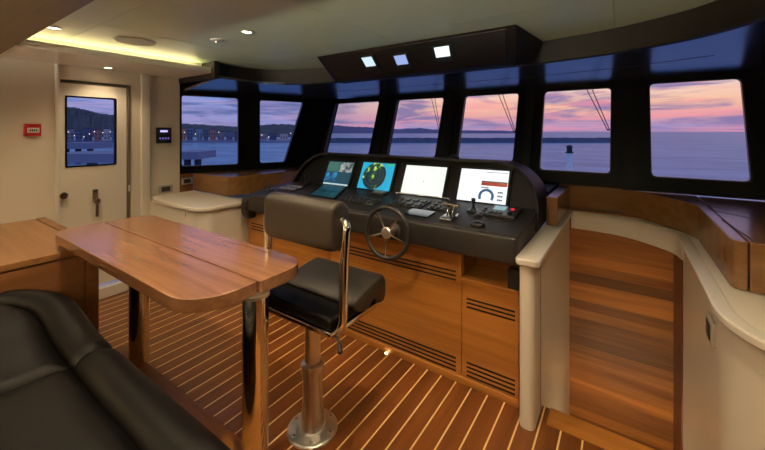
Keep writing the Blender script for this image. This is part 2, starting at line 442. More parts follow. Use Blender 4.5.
cell(ws_, [(1.87, 1.046), (2.55, 1.046), (2.55, 2.06), (1.87, 2.06)], arc_loop(q1, .03), mapS, .07)
cell(ws_, [(2.55, 1.046), (3.3, 1.046), (3.62, 2.06), (2.55, 2.06)], arc_loop(q2, .03), mapS, .07)
ws_.hexa([(-3.6, 3.26, 1.05), (-3.36, 3.26, 1.05), (-3.34, 3.5, 1.05), (-3.6, 3.5, 1.05), (-3.55, 3.5, 2.06), (-3.31, 3.6, 2.06), (-3.30, 3.8, 2.06), (-3.55, 3.8, 2.06)])
struct('wall_side_windows', ws_, M_black, smooth=25)
window(1, q1, .03, mapS); window(2, q2, .03, mapS)

# ---- side door
d = MB()
qd = [(.948, 1.19), (1.312, 1.19), (1.312, 1.80), (.948, 1.80)]
mapD = lambda u, v_, h: (XL-.012-h, u, v_)
cell(d, [(.915, .125), (1.392, .125), (1.392, 1.905), (.915, 1.905)], arc_loop(qd, .012), mapD, .045)
door = struct('door_1', d, M_cream2)
g = MB(); g.loft([[mapD(u, v_, .016) for u, v_ in qd], [mapD(u, v_, .024) for u, v_ in qd]]); obj('door_pane', g, M_glass, parent=door)
g = MB(); ring(g, qd, .012, mapD, -.004, .03, .012); obj('pane_gasket', g, M_black, parent=door)
h = MB(); h.box(XL-.012, XL+.012, 1.130, 1.168, .90, .985, .005); h.cyl((XL, 1.149, .885), (XL+.05, 1.149, .885), .02)
h.lathe((XL+.04, 1.149, .885), [(.0, -.0), (.024, .0), (.026, .012), (.02, .02), (0, .022)], (1, 0, 0), 20)
h.tube([(XL+.05, 1.149, .885), (XL+.052, 1.149, .85), (XL+.05, 1.149, .80), (XL+.045, 1.149, .75)], .012)
obj('door_handle', h, mat('aged_steel', (.34, .31, .27, 1), rough=.22, metal=1), parent=door)
k = MB(); k.lathe((XL-.012, .93, .962), [(.012, 0), (.012, .02), (.026, .028), (.03, .04), (.024, .052), (0, .056)], (1, 0, 0), 20); obj('door_knob', k, mat('aged_steel', (.34, .31, .27, 1), rough=.22, metal=1), parent=door)
fr = MB(); fr.box(XL-.08, XL+.008, 1.396, 1.418, .1, 1.93); fr.box(XL-.08, XL-.03, .905, 1.418, 1.905, 1.935); struct('trim_11', fr, mat('door_gap_steel', srgb(120, 112, 96), rough=.4, metal=.3))
struct('trim_12', MB().box(XL-.08, XL+.025, .905, 1.56, 0, .1), M_cream2, bevel=.006)
struct('trim_13', MB().cyl((XL+.006, .895, 0), (XL+.006, .895, ZS), .017), M_cream2)
struct('trim_14', MB().box(XL, XL+.03, 1.50, 1.585, .1, ZS, .012), M_cream2)
struct('baseboard_left', MB().box(XL, XL+.02, 1.585, 1.86, 0, .1), M_cream2)
lt = MB().box(XL-.002, XL+.012, 1.398, 1.412, .93, .99); struct('trim_15', lt, M_steel)

# recess wood panel left of the ledge
struct('trim_16', MB().box(XL-.06, XL+.004, 1.872, 2.012, COPE, 1.045), M_ledge)

# ------------------------------------------------------------------ sea and shore, outside
def px_point(px, py, dist):
    """direction through the picture used as a compass bearing for far scenery"""
    u = (px-382.5)/354; v_ = (131-py)/354
    return Vector(((-.565+.825*u)*dist, (.825+.565*u)*dist, 1.5+v_*dist))
SEA = -5.0
m = bpy.data.materials.new('sea_water'); m.use_nodes = True; N = NT(m.node_tree); b = m.node_tree.nodes['Principled BSDF']
b.inputs['Base Color'].default_value = srgb(140, 158, 212); b.inputs['Roughness'].default_value = .3; b.inputs['Specular IOR Level'].default_value = .2; b.inputs['IOR'].default_value = 1.33
t = N.n('ShaderNodeTexCoord'); mp_ = N.n('ShaderNodeMapping'); mp_.inputs['Scale'].default_value = (.35, .9, 1); N.l(t.outputs['Object'], mp_.inputs[0])
no = N.n('ShaderNodeTexNoise', Scale=1.0, Detail=5, Roughness=.6); N.l(mp_.outputs[0], no.inputs['Vector'])
bp = N.n('ShaderNodeBump', Strength=.55, Distance=.35); N.l(no.outputs[0], bp.inputs['Height']); N.l(bp.outputs[0], b.inputs['Normal'])
nw = N.n('ShaderNodeTexNoise', Scale=.12, Detail=6, Roughness=.65); N.l(mp_.outputs[0], nw.inputs['Vector'])
N.l(N.ramp(nw.outputs[0], [(.38, srgb(72, 128, 172)), (.62, srgb(128, 176, 206))]), b.inputs['Base Color'])
s = MB(); s.face([(-3500, -800, SEA), (3000, -800, SEA), (3000, 4000, SEA), (-3500, 4000, SEA)])
o = tag(obj('sea', s, m, org=(0, 0, SEA)), 'calm blue violet sea stretching to the horizon outside the windows', 'sea'); o['kind'] = 'structure'

def hill(name, prof, d0, seed, col, label):
    rnd = random.Random(seed); rings = []
    P = catmull(prof, 10)
    for px, py in P:
        ridge = px_point(px, py+rnd.uniform(-.5, .5), d0)
        row = []
        for k, (dd, hf) in enumerate(((.62, 0), (.70, .28), (.8, .55), (.9, .86), (1, 1), (1.12, .8), (1.3, 0))):
            q_ = px_point(px, 131, d0*dd); zz = SEA+(ridge.z-SEA)*hf*(1+(rnd.uniform(-.12, .12) if 0 < hf < 1 else 0))
            row.append((q_.x, q_.y, zz))
        rings.append(row)
    mb = MB(); mb.loft(rings, caps=False, closed=False)
    o = obj(name, mb, col, smooth=180); o['kind'] = 'structure'; o['label'] = label; o['category'] = 'hill'
    return o
M_hill = mat('hazed_wooded_hill', srgb(74, 96, 108), rough=.9, var=.85, vs=.06)  # wooded slope with bluish aerial haze put into its colour
M_hill2 = mat('far_hazed_hill', srgb(84, 94, 138), rough=.95)  # aerial haze painted as the blue base colour
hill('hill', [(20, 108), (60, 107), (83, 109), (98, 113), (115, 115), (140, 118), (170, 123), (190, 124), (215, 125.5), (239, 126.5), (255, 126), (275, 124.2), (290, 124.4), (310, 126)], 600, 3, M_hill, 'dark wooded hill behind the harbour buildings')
hill('hill', [(290, 127), (315, 124), (335, 125), (350, 126.5), (365, 127), (380, 128.5), (398, 129), (415, 128), (430, 129), (445, 130.2), (460, 130.6), (540, 130.8)], 1500, 5, M_hill2, 'distant headland with blue haze in its colour tapering into the sea horizon')
# long breakwater
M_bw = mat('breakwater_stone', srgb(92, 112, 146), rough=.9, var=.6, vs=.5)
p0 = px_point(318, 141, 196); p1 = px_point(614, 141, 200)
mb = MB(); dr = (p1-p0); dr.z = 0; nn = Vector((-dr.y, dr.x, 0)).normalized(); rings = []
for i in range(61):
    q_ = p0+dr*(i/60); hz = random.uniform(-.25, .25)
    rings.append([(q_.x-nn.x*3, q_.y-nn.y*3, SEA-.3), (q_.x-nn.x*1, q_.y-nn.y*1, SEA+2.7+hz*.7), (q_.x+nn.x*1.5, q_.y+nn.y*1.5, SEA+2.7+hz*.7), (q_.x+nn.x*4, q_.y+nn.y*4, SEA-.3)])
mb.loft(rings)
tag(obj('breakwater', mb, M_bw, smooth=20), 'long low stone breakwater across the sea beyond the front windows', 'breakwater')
# beacon
c0 = px_point(569.5, 131, 50); t = thing('beacon', 'white post beacon with a dark lantern standing in the sea', 'beacon', (c0.x, c0.y, SEA))
M_bwhite = mat('beacon_white', srgb(252, 252, 255), rough=.5)
obj('tower', MB().lathe((c0.x, c0.y, SEA), [(.55, -.2), (.5, .4), (.40, .5), (.38, 3.3), (.40, 3.4)], n=20), M_bwhite, parent=t)
obj('lantern', MB().lathe((c0.x, c0.y, SEA+3.4), [(.55, 0), (.55, .12), (.36, .14), (.36, .75), (.42, .8), (.42, .95), (.2, 1.1), (.0, 1.15)], n=20), mat('beacon_dark', srgb(30, 30, 38), rough=.5), parent=t)

# harbour buildings
pal = [srgb(205, 140, 118), srgb(118, 142, 178), srgb(146, 160, 186), srgb(178, 132, 126), srgb(156, 148, 164), srgb(120, 126, 156), srgb(196, 186, 190), srgb(98, 104, 136)]
M_bwin = mat('dark_building_windows', srgb(40, 46, 70), rough=.3)
M_roof = mat('grey_roof', srgb(74, 72, 92), rough=.8)
def building(px, wpx, toppx, dist, ci, label, group):
    c_ = px_point(px, 131, dist); fw = Vector((-c_.x, -c_.y, 0)).normalized(); rt = Vector((-fw.y, fw.x, 0))
    wd = wpx/354*dist*.98; wd *= .88; hh = (1.5+(131-toppx)/354*dist)-SEA; dp = wd*.9
    M = Matrix(((rt.x, -fw.x, 0, c_.x), (rt.y, -fw.y, 0, c_.y), (0, 0, 1, SEA+.82), (0, 0, 0, 1))); hh -= .82
    t = thing('harbour_building', label, 'building', (c_.x, c_.y, SEA+.82), group)
    def part(name, boxes, m_):
        for bx_ in boxes:
            mb = MB(); q_ = MB().box(*bx_); mb.merge(q_.bm, M); obj(name, mb, m_, parent=t)
    part('wall', [(-wd/2, wd/2, 0, dp, 0, hh)], mat('building_paint_%d' % ci, pal[ci], rough=.8))
    part('roof', [(-wd/2-.15, wd/2+.15, -.15, dp+.15, hh, hh+.35)], M_roof)
    rows = max(1, int((hh-1.5)/2.0)); cols = max(2, int(wd/1.3)); bs = []
    for r_ in range(rows):
        for c2 in range(cols):
            x_ = -wd/2+wd*(c2+.5)/cols; z_ = 1.4+r_*2.0; bs.append((x_-.28, x_+.28, -.04, .02, z_, z_+.9))
    part('window', bs, M_bwin)
specs = [(183.5, 5, 128.5, 0, 'salmon block at the left end of the row seen through the aft side window'), (190, 6, 127.5, 1, 'tall blue block beside the salmon one on the shore'),
         (199.5, 6, 128.5, 2, 'light blue block second from the tall blue one'), (206, 5, 131, 5, 'dull grey block between the light blue and brown ones'), (213, 6, 129.5, 3, 'reddish brown block right of the grey one on the shore'),
         (221, 7, 132, 4, 'low mauve block right of the reddish brown one'), (229.5, 7, 131.5, 5, 'dark grey wide block near the right edge of the aft side window'), (237, 6, 132.5, 7, 'darkest small block at the right edge of the aft side window')]
for px, wp, tp, ci, lb in specs: building(px, wp, tp, 205+random.uniform(-4, 8), ci, lb, 'buildings seen through the aft side window')
for px, wp, tp, ci, lb in [(263, 8, 133, 4, 'low mauve shed at the left edge of the narrow side window'), (273, 8, 134, 7, 'dark low shed in the middle of the narrow side window'), (284, 9, 133.5, 6, 'pale low shed in the narrow side window'), (295, 8, 134.5, 5, 'grey low shed right of the pale one on the shore')]:
    building(px, wp, tp, 215, ci, lb, 'sheds seen through the narrow side window')
for px, wp, tp, ci, lb in [(70, 7, 129, 4, 'mauve house at the left edge of the door window'), (79, 6, 131, 5, 'grey house second from the left in the door window'), (88, 8, 128.5, 7, 'darkest house in the middle of the door window'), (98, 7, 130, 3, 'reddish house right of the middle in the door window'), (107, 6, 129, 6, 'pale house near the right edge of the door window'), (115, 6, 131, 1, 'blue house at the right edge of the door window')]:
    building(px, wp, tp, 200, ci, lb, 'houses seen through the door window')
# shore quay
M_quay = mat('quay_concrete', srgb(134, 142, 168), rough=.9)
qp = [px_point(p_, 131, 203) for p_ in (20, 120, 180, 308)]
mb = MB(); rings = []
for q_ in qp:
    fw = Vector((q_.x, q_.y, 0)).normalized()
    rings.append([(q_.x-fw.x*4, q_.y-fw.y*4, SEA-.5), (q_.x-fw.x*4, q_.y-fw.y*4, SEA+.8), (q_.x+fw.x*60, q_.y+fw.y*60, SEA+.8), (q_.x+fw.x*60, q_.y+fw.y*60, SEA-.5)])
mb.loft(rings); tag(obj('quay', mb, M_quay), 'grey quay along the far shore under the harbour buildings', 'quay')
# near pier seen in aft window and door window
def pier(px0, px1, top, bot, dist, label):
    a = px_point(px0, top, dist); b_ = px_point(px1, top, dist); dr = b_-a; dr.z = 0; fw = Vector((dr.y, -dr.x, 0)).normalized()
    if fw.dot(Vector((a.x, a.y, 0))) < 0: fw = -fw
    t = thing('pier', label, 'pier', (a.x, a.y, SEA))
    z1 = a.z; z0 = px_point(px0, bot, dist).z
    mb = MB(); mb.hexa([(a.x, a.y, z0), (b_.x, b_.y, z0), (b_.x+fw.x*6, b_.y+fw.y*6, z0), (a.x+fw.x*6, a.y+fw.y*6, z0), (a.x, a.y, z1), (b_.x, b_.y, z1), (b_.x+fw.x*6, b_.y+fw.y*6, z1), (a.x+fw.x*6, a.y+fw.y*6, z1)])
    obj('deck', mb, M_quay, parent=t)
    for k_ in (.12, .5, .88):
        q_ = a+dr*k_+fw*1.0
        obj('pile', MB().cyl((q_.x, q_.y, SEA-.3), (q_.x, q_.y, z0+.02), .5), mat('pile_dark', srgb(50, 54, 72), rough=.8), parent=t)
pier(170, 198, 152, 159.5, 55, 'grey concrete pier end on dark piles outside the aft side window')
pier(58, 90, 143, 149, 70, 'grey pier standing in the water outside the door window')
pier(40, 130, 154, 163, 40, 'long low blue grey pier nearest the door window')
# lights along the shore
M_lamp = mat('shore_lamp', (1, .8, .55, 1), emis=(1, .75, .5, 1), estr=3)
mb = MB()
for px in [68, 74, 83, 90, 94, 103, 111, 184, 196, 218, 262, 268, 290, 296, 302]:
    q_ = px_point(px+random.uniform(-1, 1), random.uniform(131.5, 138), 190); r_ = bmesh.new(); bmesh.ops.create_icosphere(r_, subdivisions=1, radius=.22); mb.merge(r_, Matrix.Translation(q_))
tag(obj('shore_lights', mb, M_lamp), 'tiny warm lamps glimmering along the far harbour shore', 'lights', kind='stuff')

# wipers outside windows 4, 5, 6
M_wip = mat('wiper_black', (.01, .01, .012, 1), rough=.5)
def wiper(xt, xb, zb, label):
    t = thing('windscreen_wiper', label, 'wiper', mapA(xt, 1.93, .10), 'wipers outside the front windows')
    for k_, dx in enumerate((0, .045)):
        obj('wiper_arm', MB().tube([mapA(xt+dx, 1.93, .11), mapA(xb+dx*.35, zb, .11)], .0035, 8), M_wip, parent=t)
    obj('wiper_pivot', MB().box(*[c_ for p_ in zip(mapA(xt-.02, 1.925, .085), mapA(xt+.055, 1.955, .13)) for c_ in p_]), M_wip, parent=t)
    obj('wiper_joint', MB().cyl(mapA(xb-.005, zb, .105), mapA(xb+.02, zb, .105), .006), M_wip, parent=t)
wiper(-1.89, -1.71, 1.50, 'black wiper arms outside the front window above the blank chart screen')
wiper(-1.115, -.905, 1.495, 'black wiper arms outside the front window above the rightmost large screen')
wiper(-.31, -.125, 1.51, 'black wiper arms outside the front window with the white beacon')

# ------------------------------------------------------------------ left cream unit and ledges
t = thing('cream_locker', 'cream locker with rounded corner below the aft side window', 'locker', (-3.4, 1.8, 0))
obj('body', MB().prism(rrect(XL+.002, -2.9, 1.57, 2.6, [0, 0, 0, .14])[:1]+[(-3.66, 2.6), (XL+.03, 2.0), (XL+.03, 1.57)]+rrect(XL+.002, -2.9, 1.57, 2.6, [0, 0, 0, .14])[3:], 0, COPE-.036), M_cream2, parent=t)
obj('worktop', MB().prism(rrect(-3.72, -2.875, 1.545, 2.01, [0, 0, .0, .15]), COPE-.034, COPE), M_cream2, parent=t, bevel=.008)
obj('worktop', MB().prism([(XL+.002, 1.6), (-3.715, 1.57), (-3.715, 2.01), (XL+.002, 2.01)], COPE-.034, COPE), M_cream2, parent=t)
o = obj('keyhole', MB().box(-3.16, -3.145, 1.562, 1.571, .755, .79, .003), M_steel, parent=t)
led_l = tag(obj('window_ledge', MB().prism([(-3.868, 2.012), (-3.30, 2.012), (-3.24, 2.025), (-3.21, 2.07), (-3.17, 2.3), (-3.1, 2.8), (-2.9, 3.0), (-2.5, 3.02), (-2.5, 3.37), (-3.36, 3.37), (-3.5, 3.1)], COPE, 1.045), M_ledge, bevel=.006), 'teak window ledge box standing on the cream locker', 'ledge')
# side sill strip of wood running under the small windows (purple sheen)
def outlet(y0, y1, z0, z1, x, label):
    t = thing('socket_plate', label, 'socket', (x, (y0+y1)/2, z0))
    obj('plate', MB().box(x, x+.008, y0, y1, z0, z1, .003), mat('plate_grey', srgb(168, 162, 150), rough=.4), parent=t)
    obj('insert', MB().box(x+.006, x+.012, y0+(y1-y0)*.2, y1-(y1-y0)*.2, z0+(z1-z0)*.2, z1-(z1-z0)*.2), M_plastic, parent=t)
outlet(1.66, 1.80, .868, .948, XL, 'steel socket plate with black insert on the cream wall below the control panel')
outlet(1.885, 2.0, .93, 1.0, XL+.004, 'steel socket plate on the wood panel beside the cream wall')

# wall instruments
t = thing('control_panel', 'black wall control panel with a small lit display', 'control panel', (XL, 1.71, 1.37))
obj('housing', MB().box(XL, XL+.014, 1.64, 1.783, 1.375, 1.535, .004), M_plastic, parent=t)
lcd = mat('violet_lcd', (.5, .4, 1, 1), emis=(.42, .36, 1.0, 1), estr=1.6)
obj('display', MB().box(XL+.013, XL+.0155, 1.675, 1.745, 1.488, 1.508), lcd, parent=t)
for k_ in range(4): obj('button', MB().box(XL+.013, XL+.017, 1.668+.026*k_, 1.680+.026*k_, 1.415, 1.435, .001), mat('lit_button', srgb(90, 80, 150), emis=(.3, .2, .8, 1), estr=.5), parent=t)
t = thing('fire_alarm_call_point', 'red fire alarm call point on the cream wall left of the door', 'alarm', (XL, .742, 1.46))
obj('housing', MB().box(XL, XL+.045, .693, .79, 1.462, 1.557, .004), M_red, parent=t)
obj('label_plate', MB().box(XL+.043, XL+.0465, .708, .778, 1.485, 1.525), M_white, parent=t)
mk = MB()
for k_ in range(4): mk.box(XL+.046, XL+.0475, .722+k_*.012, .730+k_*.012, 1.499, 1.512)
mk.box(XL+.0445, XL+.0462, .72, .765, 1.538, 1.543); obj('printed_marks', mk, M_dark, parent=t)

# ------------------------------------------------------------------ wood sideboard left
t = thing('sideboard', 'teak sideboard against the cream wall at the left edge', 'sideboard', (-3.28, .1, 0))
obj('body', MB().box(XL+.001, -2.70, -.6, .80, 0, .765), M_caby, parent=t)
obj('top', MB().box(XL+.001, -2.675, -.6, .765, .765, .80), M_cab, parent=t, bevel=.003)
obj('edge_strip', MB().box(XL+.001, -2.675, .768, .82, .765, .806), M_caby, parent=t, bevel=.003)
obj('side_panel', MB().box(-2.70, -2.685, -.6, .745, .02, .755), M_caby, parent=t, bevel=.002)
obj('corner_post', MB().box(-2.70, -2.683, .752, .815, .0, .765), M_caby, parent=t, bevel=.002)

# ------------------------------------------------------------------ raised platform and settee
struct('trim_17', MB().box(-2.67, -.3, -1.5, .945, 0, .13), M_teakx, bevel=.004)
t = thing('settee', 'black leather settee with rounded front roll at the lower left', 'sofa', (-1.7, .1, .13))
obj('base', MB().box(-2.66, -.76, -.7, .56, .131, .42), mat('settee_base', srgb(40, 26, 18), rough=.5), parent=t)
def rise(x):
    k_ = max(0, min(1, (-1.9-x)/.76)); return .10*k_*k_*(3-2*k_)
def bend(x):
    k_ = max(0, (-2.28-x)/.38); return -.17*k_**2.6
def roll(x0, x1, shrink0, shrink1):
    n_ = 26; rings = []
    prof = []
    for a in range(0, 181, 15): prof.append((.552+.078*math.cos(math.radians(a)), .515+.06*math.sin(math.radians(a))))
    prof += [(.474, .42), (.50, .36), (.60, .34), (.628, .38)]
    cy, cz = .552, .47
    for i in range(n_+1):
        f_ = i/n_; x = x0+(x1-x0)*f_; s_ = 1
        e0 = (x-x0)/.035; e1 = (x1-x)/.035
        if e0 < 1: s_ = min(s_, .86+.14*math.sqrt(max(0, 1-(1-e0)**2)))
        if e1 < 1: s_ = min(s_, .86+.14*math.sqrt(max(0, 1-(1-e1)**2)))
        rings.append([(x, cy+(y-cy)*s_+bend(x), cz+(z-cz)*s_+rise(x)*(1 if z > .4 else .3)) for y, z in prof])
    return MB().loft(rings)
import functools
xs_split = -1.872
obj('front_roll', roll(-2.662, xs_split-.002, 1, 1), M_sofa, parent=t, smooth=60)
obj('front_roll', roll(xs_split+.002, -.76, 1, 1), M_sofa, parent=t, smooth=60)
def pad(x0, x1, y0, y1, z0, z1):
    mb = MB(); nx, ny = 30, 24
    def P(i, j, top):
        a, b = i/nx, j/ny; x = x0+(x1-x0)*a; y = y0+(y1+bend(x)-y0)*b
        e = min(1, min(a, 1-a)*(x1-x0)/.05); e2 = min(1, min(b, 1-b)*(y1-y0)/.05)
        r_ = math.sqrt(max(0, 1-(1-e)**2))*math.sqrt(max(0, 1-(1-e2)**2))
        crown = .012*math.sin(PI*a)*math.sin(PI*b)+.003*math.sin(a*17+b*9)*math.sin(b*13-a*5)
        return (x, y, (z1-.035+.035*r_+crown+rise(x)) if top else z0)
    T = [[mb.bm.verts.new(P(i, j, 1)) for j in range(ny+1)] for i in range(nx+1)]
    for i in range(nx):
        for j in range(ny): mb.bm.faces.new([T[i][j], T[i+1][j], T[i+1][j+1], T[i][j+1]])
    loop = [T[i][0] for i in range(nx+1)]+[T[nx][j] for j in range(1, ny+1)]+[T[i][ny] for i in range(nx-1, -1, -1)]+[T[0][j] for j in range(ny-1, 0, -1)]
    B = [mb.bm.verts.new((v_.co.x, v_.co.y, z0)) for v_ in loop]; n_ = len(loop)
    for i in range(n_): mb.bm.faces.new([loop[i], loop[(i+1) % n_], B[(i+1) % n_], B[i]])
    mb.bm.faces.new(B[::-1]); return mb
obj('seat_cushion', pad(-2.66, xs_split-.003, -.7, .472, .42, .562), M_sofa, parent=t, smooth=60)
obj('seat_cushion', pad(xs_split+.003, -.76, -.7, .472, .42, .562), M_sofa, parent=t, smooth=60)

# ------------------------------------------------------------------ table
t = thing('dining_table', 'two leaf walnut table on polished steel posts', 'table', (-2.0, .91, .13))
near = rrect(-2.92, -1.242, .64, .9065, [.008, .008, .13, .17], 10)
far = rrect(-2.91, -1.232, .9145, 1.19, [.13, .10, .01, .012], 10)
obj('table_leaf', MB().prism(near, .832, .884), M_table, parent=t, bevel=.003, seg=3)
obj('table_leaf', MB().prism(far, .832, .884), M_table, parent=t, bevel=.003, seg=3)
obj('underframe', MB().box(-2.5, -1.4, .86, .97, .82, .832), M_plastic, parent=t)
for lx in (-2.37, -1.265):
    l_ = obj('leg', MB().lathe((lx, .915, .13), [(.0, 0), (.052, .0), (.052, .695), (0, .695)], n=32), M_chrome, parent=t, smooth=50)
    obj('mounting_plate', MB().lathe((lx, .915, .818), [(.056, 0), (.056, .012), (.0, .0125)], n=32), M_steel, parent=t)

# ------------------------------------------------------------------ helm chair
t = thing('helm_chair', 'leather helm chair on a satin steel floor pedestal', 'chair', (-1.3, 1.275, 0))
cx, cy = -1.30, 1.275
obj('pedestal_base', MB().lathe((cx, cy, 0), [(.0, 0), (.125, 0), (.125, .008), (.118, .014), (.072, .018), (.072, .022)], n=40), M_steel, parent=t)
for k_ in range(6):
    a = k_*PI/3+.2; obj('bolt', MB().lathe((cx+.1*math.cos(a), cy+.1*math.sin(a), .012), [(.009, 0), (.009, .006), (.0, .008)], n=10), M_chrome, parent=t)
obj('column', MB().lathe((cx, cy, .018), [(.064, 0), (.058, .06), (.05, .10), (.048, .27), (.057, .275), (.057, .315), (.05, .32), (.038, .325), (.038, .55), (.0, .56)], n=36), M_steel, parent=t)
obj('seat_frame', MB().box(-1.54, -1.06, 1.148, 1.5, .585, .612, .006), M_chrome, parent=t)
obj('mounting_block', MB().box(-1.38, -1.22, 1.2, 1.36, .55, .59, .008), M_plastic, parent=t)
# rear seat cushion and the flip-up front bolster with a notch at its side
obj('seat_cushion', MB().box(-1.545, -1.065, 1.155, 1.345, .612, .668, .016, 4), M_sofa, parent=t)
prof = [(1.335, .625), (1.40, .612), (1.44, .64), (1.47, .642), (1.49, .61), (1.55, .598), (1.575, .62), (1.578, .69), (1.565, .725), (1.53, .738), (1.38, .715), (1.30, .69), (1.29, .67)]
prof = catmull(prof+[prof[0]], 4)[:-1]
mb = MB(); rings = []
for x, s_ in [(-1.55, .82), (-1.545, .92), (-1.535, .98), (-1.52, 1), (-1.08, 1), (-1.065, .98), (-1.055, .92), (-1.05, .82)]:
    rings.append([(x, 1.45+(y-1.45)*s_, .665+(z-.665)*s_) for y, z in prof])
mb.loft(rings); obj('front_bolster', mb, M_leather, parent=t, smooth=60)
# backrest: rounded pad
prof = [(1.165, .99), (1.165, 1.135), (1.18, 1.165), (1.215, 1.178), (1.255, 1.172), (1.285, 1.145), (1.292, 1.06), (1.28, .985), (1.25, .955), (1.2, .95), (1.175, .962)]
prof = catmull(prof+[prof[0]], 4)[:-1]; mb = MB(); rings = []
for x, s_ in [(-1.550, .80), (-1.546, .90), (-1.536, .965), (-1.518, 1), (-1.10, 1), (-1.082, .965), (-1.072, .90), (-1.068, .80)]:
    rings.append([(x, 1.228+(y-1.228)*s_, 1.065+(z-1.065)*s_) for y, z in prof])
mb.loft(rings); obj('backrest', mb, M_leather, parent=t, smooth=60)
for sx in (-1, 1):
    xe = -1.07 if sx > 0 else -1.545
    P = catmull([(xe-sx*.03, 1.235, 1.075), (xe+sx*.005, 1.235, 1.08), (xe+sx*.03, 1.228, 1.065), (xe+sx*.036, 1.22, 1.03), (xe+sx*.03, 1.215, .9), (xe+sx*.03, 1.205, .68), (xe+sx*.025, 1.2, .635), (xe+sx*.005, 1.2, .608), (xe-sx*.03, 1.2, .6)], 6)
    obj('back_post', MB().tube(P, .0215, 18), M_chrome, parent=t, smooth=60)
    obj('post_bracket', MB().cyl((xe-sx*.012, 1.235, 1.085), (xe+sx*.004, 1.235, 1.085), .018), M_steel, parent=t)
obj('lever', MB().tube([(-1.1, 1.19, .59), (-1.05, 1.18, .585), (-1.02, 1.16, .57)], .006).lathe((-1.02, 1.16, .57), [(0, 0), (.011, .003), (.012, .03), (0, .036)], (.6, -.5, -.5), 12), M_plastic, parent=t)

# ------------------------------------------------------------------ console cabinet
t = thing('console_cabinet', 'teak cabinet with slotted vents under the helm console', 'cabinet', (-1.7, 2.3, 0))
obj('body', MB().box(-2.88, -.475, 2.03, 2.8, .0, .60).box(-2.88, -.80, 2.03, 2.8, .6, .79).box(-.80, -.475, 2.25, 2.8, .6, .79), M_teakx, parent=t)
obj('toe_board', MB().box(-2.88, -.475, 1.995, 2.03, 0, .042), M_teakx, parent=t, bevel=.003)
seams = [-2.88, -1.86, -.803]
for a, b_ in ((-2.88, -1.862), (-1.858, -.803)):
    dd = obj('door', MB().box(a+.001, b_-.001, 2.005, 2.031, .045, .752), M_teakx, parent=t, bevel=.002)
    gm = MB()
    g0, g1 = a+.05, b_-.035
    for z in (.655, .63, .605): gm.box(g0, g1, 2.0025, 2.02, z-.0045, z+.0045)
    obj('upper_vent', gm, M_dark, parent=dd); gm = MB()
    for z in (.135, .11, .085, .06): gm.box(g0, g1, 2.0025, 2.02, z-.0045, z+.0045)
    obj('lower_vent', gm, M_dark, parent=dd)
dd = obj('door', MB().box(-.80, -.477, 2.005, 2.031, .045, .615), M_teakx, parent=t, bevel=.002)
gm = MB()
for z in (.512, .488, .464): gm.box(-.77, -.495, 2.0025, 2.02, z-.0045, z+.0045)
obj('upper_vent', gm, M_dark, parent=dd); gm = MB()
for z in (.135, .11, .085, .06): gm.box(-.77, -.495, 2.0025, 2.02, z-.0045, z+.0045)
obj('lower_vent', gm, M_dark, parent=dd)
obj('top_rail', MB().box(-2.88, -.803, 1.995, 2.031, .757, .80), M_teakx, parent=t, bevel=.003)
obj('shelf', MB().box(-.80, -.477, 1.995, 2.24, .615, .63), M_teakx, parent=t, bevel=.002)
tag(obj('junction_box', MB().box(-.535, -.478, 2.0, 2.06, .632, .74, .003), M_plastic), 'black box on the open shelf below the console right end', 'box')
t = thing('floor_light', 'tiny lit floor light at the foot of the cabinet', 'light', (-1.325, 1.985, 0))
obj('bezel', MB().lathe((-1.325, 1.98, .0005), [(.0, 0), (.013, 0), (.013, .003), (.009, .004)], n=16), M_steel, parent=t)
obj('lamp', MB().lathe((-1.325, 1.98, .003), [(.009, 0), (.008, .003), (0, .004)], n=16), mat('floor_led', (1, .85, .6, 1), emis=(1, .8, .5, 1), estr=25), parent=t)

# ------------------------------------------------------------------ helm console
t = thing('helm_console', 'charcoal leather helm console with raised black instrument hood', 'console', (-1.6, 2.3, .8))
obj('fascia', MB().box(-2.74, -.462, 1.9, 2.02, .80, .944, .016, 4), M_dash, parent=t)
def zdash(y): return .944+(y-1.9)*.095
mb = MB(); mb.hexa([(-2.76, 1.93, .80), (-.46, 1.93, .80), (-.46, 2.56, .80), (-2.76, 2.56, .80), (-2.76, 1.93, zdash(1.93)), (-.46, 1.93, zdash(1.93)), (-.46, 2.56, zdash(2.56)), (-2.76, 2.56, zdash(2.56))])
obj('dash_top', mb, M_dash, parent=t, bevel=.006)
mb = MB().prism([(1.91, .72), (1.99, .72), (1.99, .92), (1.93, .93), (1.89, .89), (1.89, .78)], -2.83, -2.735, f=lambda a, b, h: (h, a, b)); obj('end_pod', mb, M_dash, parent=t, bevel=.02, seg=3)
obj('radio_slot', MB().box(-2.81, -2.75, 1.882, 1.9, .80, .84, .004), M_plastic, parent=t)
# hood: silhouette in x-z swept backward, face leaning
sil = []
def hood_pts():
    out = [(-2.72, .88), (-.45, .88)]
    for i in range(13):
        a = PI/2*i/12; out.append((-.45-.30*(1-math.cos(a)), .98+.305*math.sin(a)))
    for i in range(13):
        a = PI/2*i/12; out.append((-2.42-.30*math.sin(a), .98+.305*math.cos(a)))
    return out
HP = hood_pts()
yf = lambda z: 2.44+(z-1.0)*.48
def ringf(off, sc_, yo=0):
    return [( -1.625+(x+1.625)*sc_, yf(z)+off, .9+(z-.9)*(sc_ if sc_ < 1 else 1)) for x, z in HP]
mb = MB()
R0 = [(x*1, yf(z)-.045, z) for x, z in HP]           # front lip
R1 = [(-1.625+(x+1.625)*.985, yf(z)-.045, .9+(z-.9)*.955) for x, z in HP]
R2 = [(-1.625+(x+1.625)*.980, yf(z), .9+(z-.9)*.945) for x, z in HP]
Rb = [(x, yf(z)+.40-(z-.9)*.5, z-.01) for x, z in HP]
mb.loft([R2, R1, R0, Rb], caps=True)
obj('instrument_hood', mb, M_hood, parent=t, smooth=40)
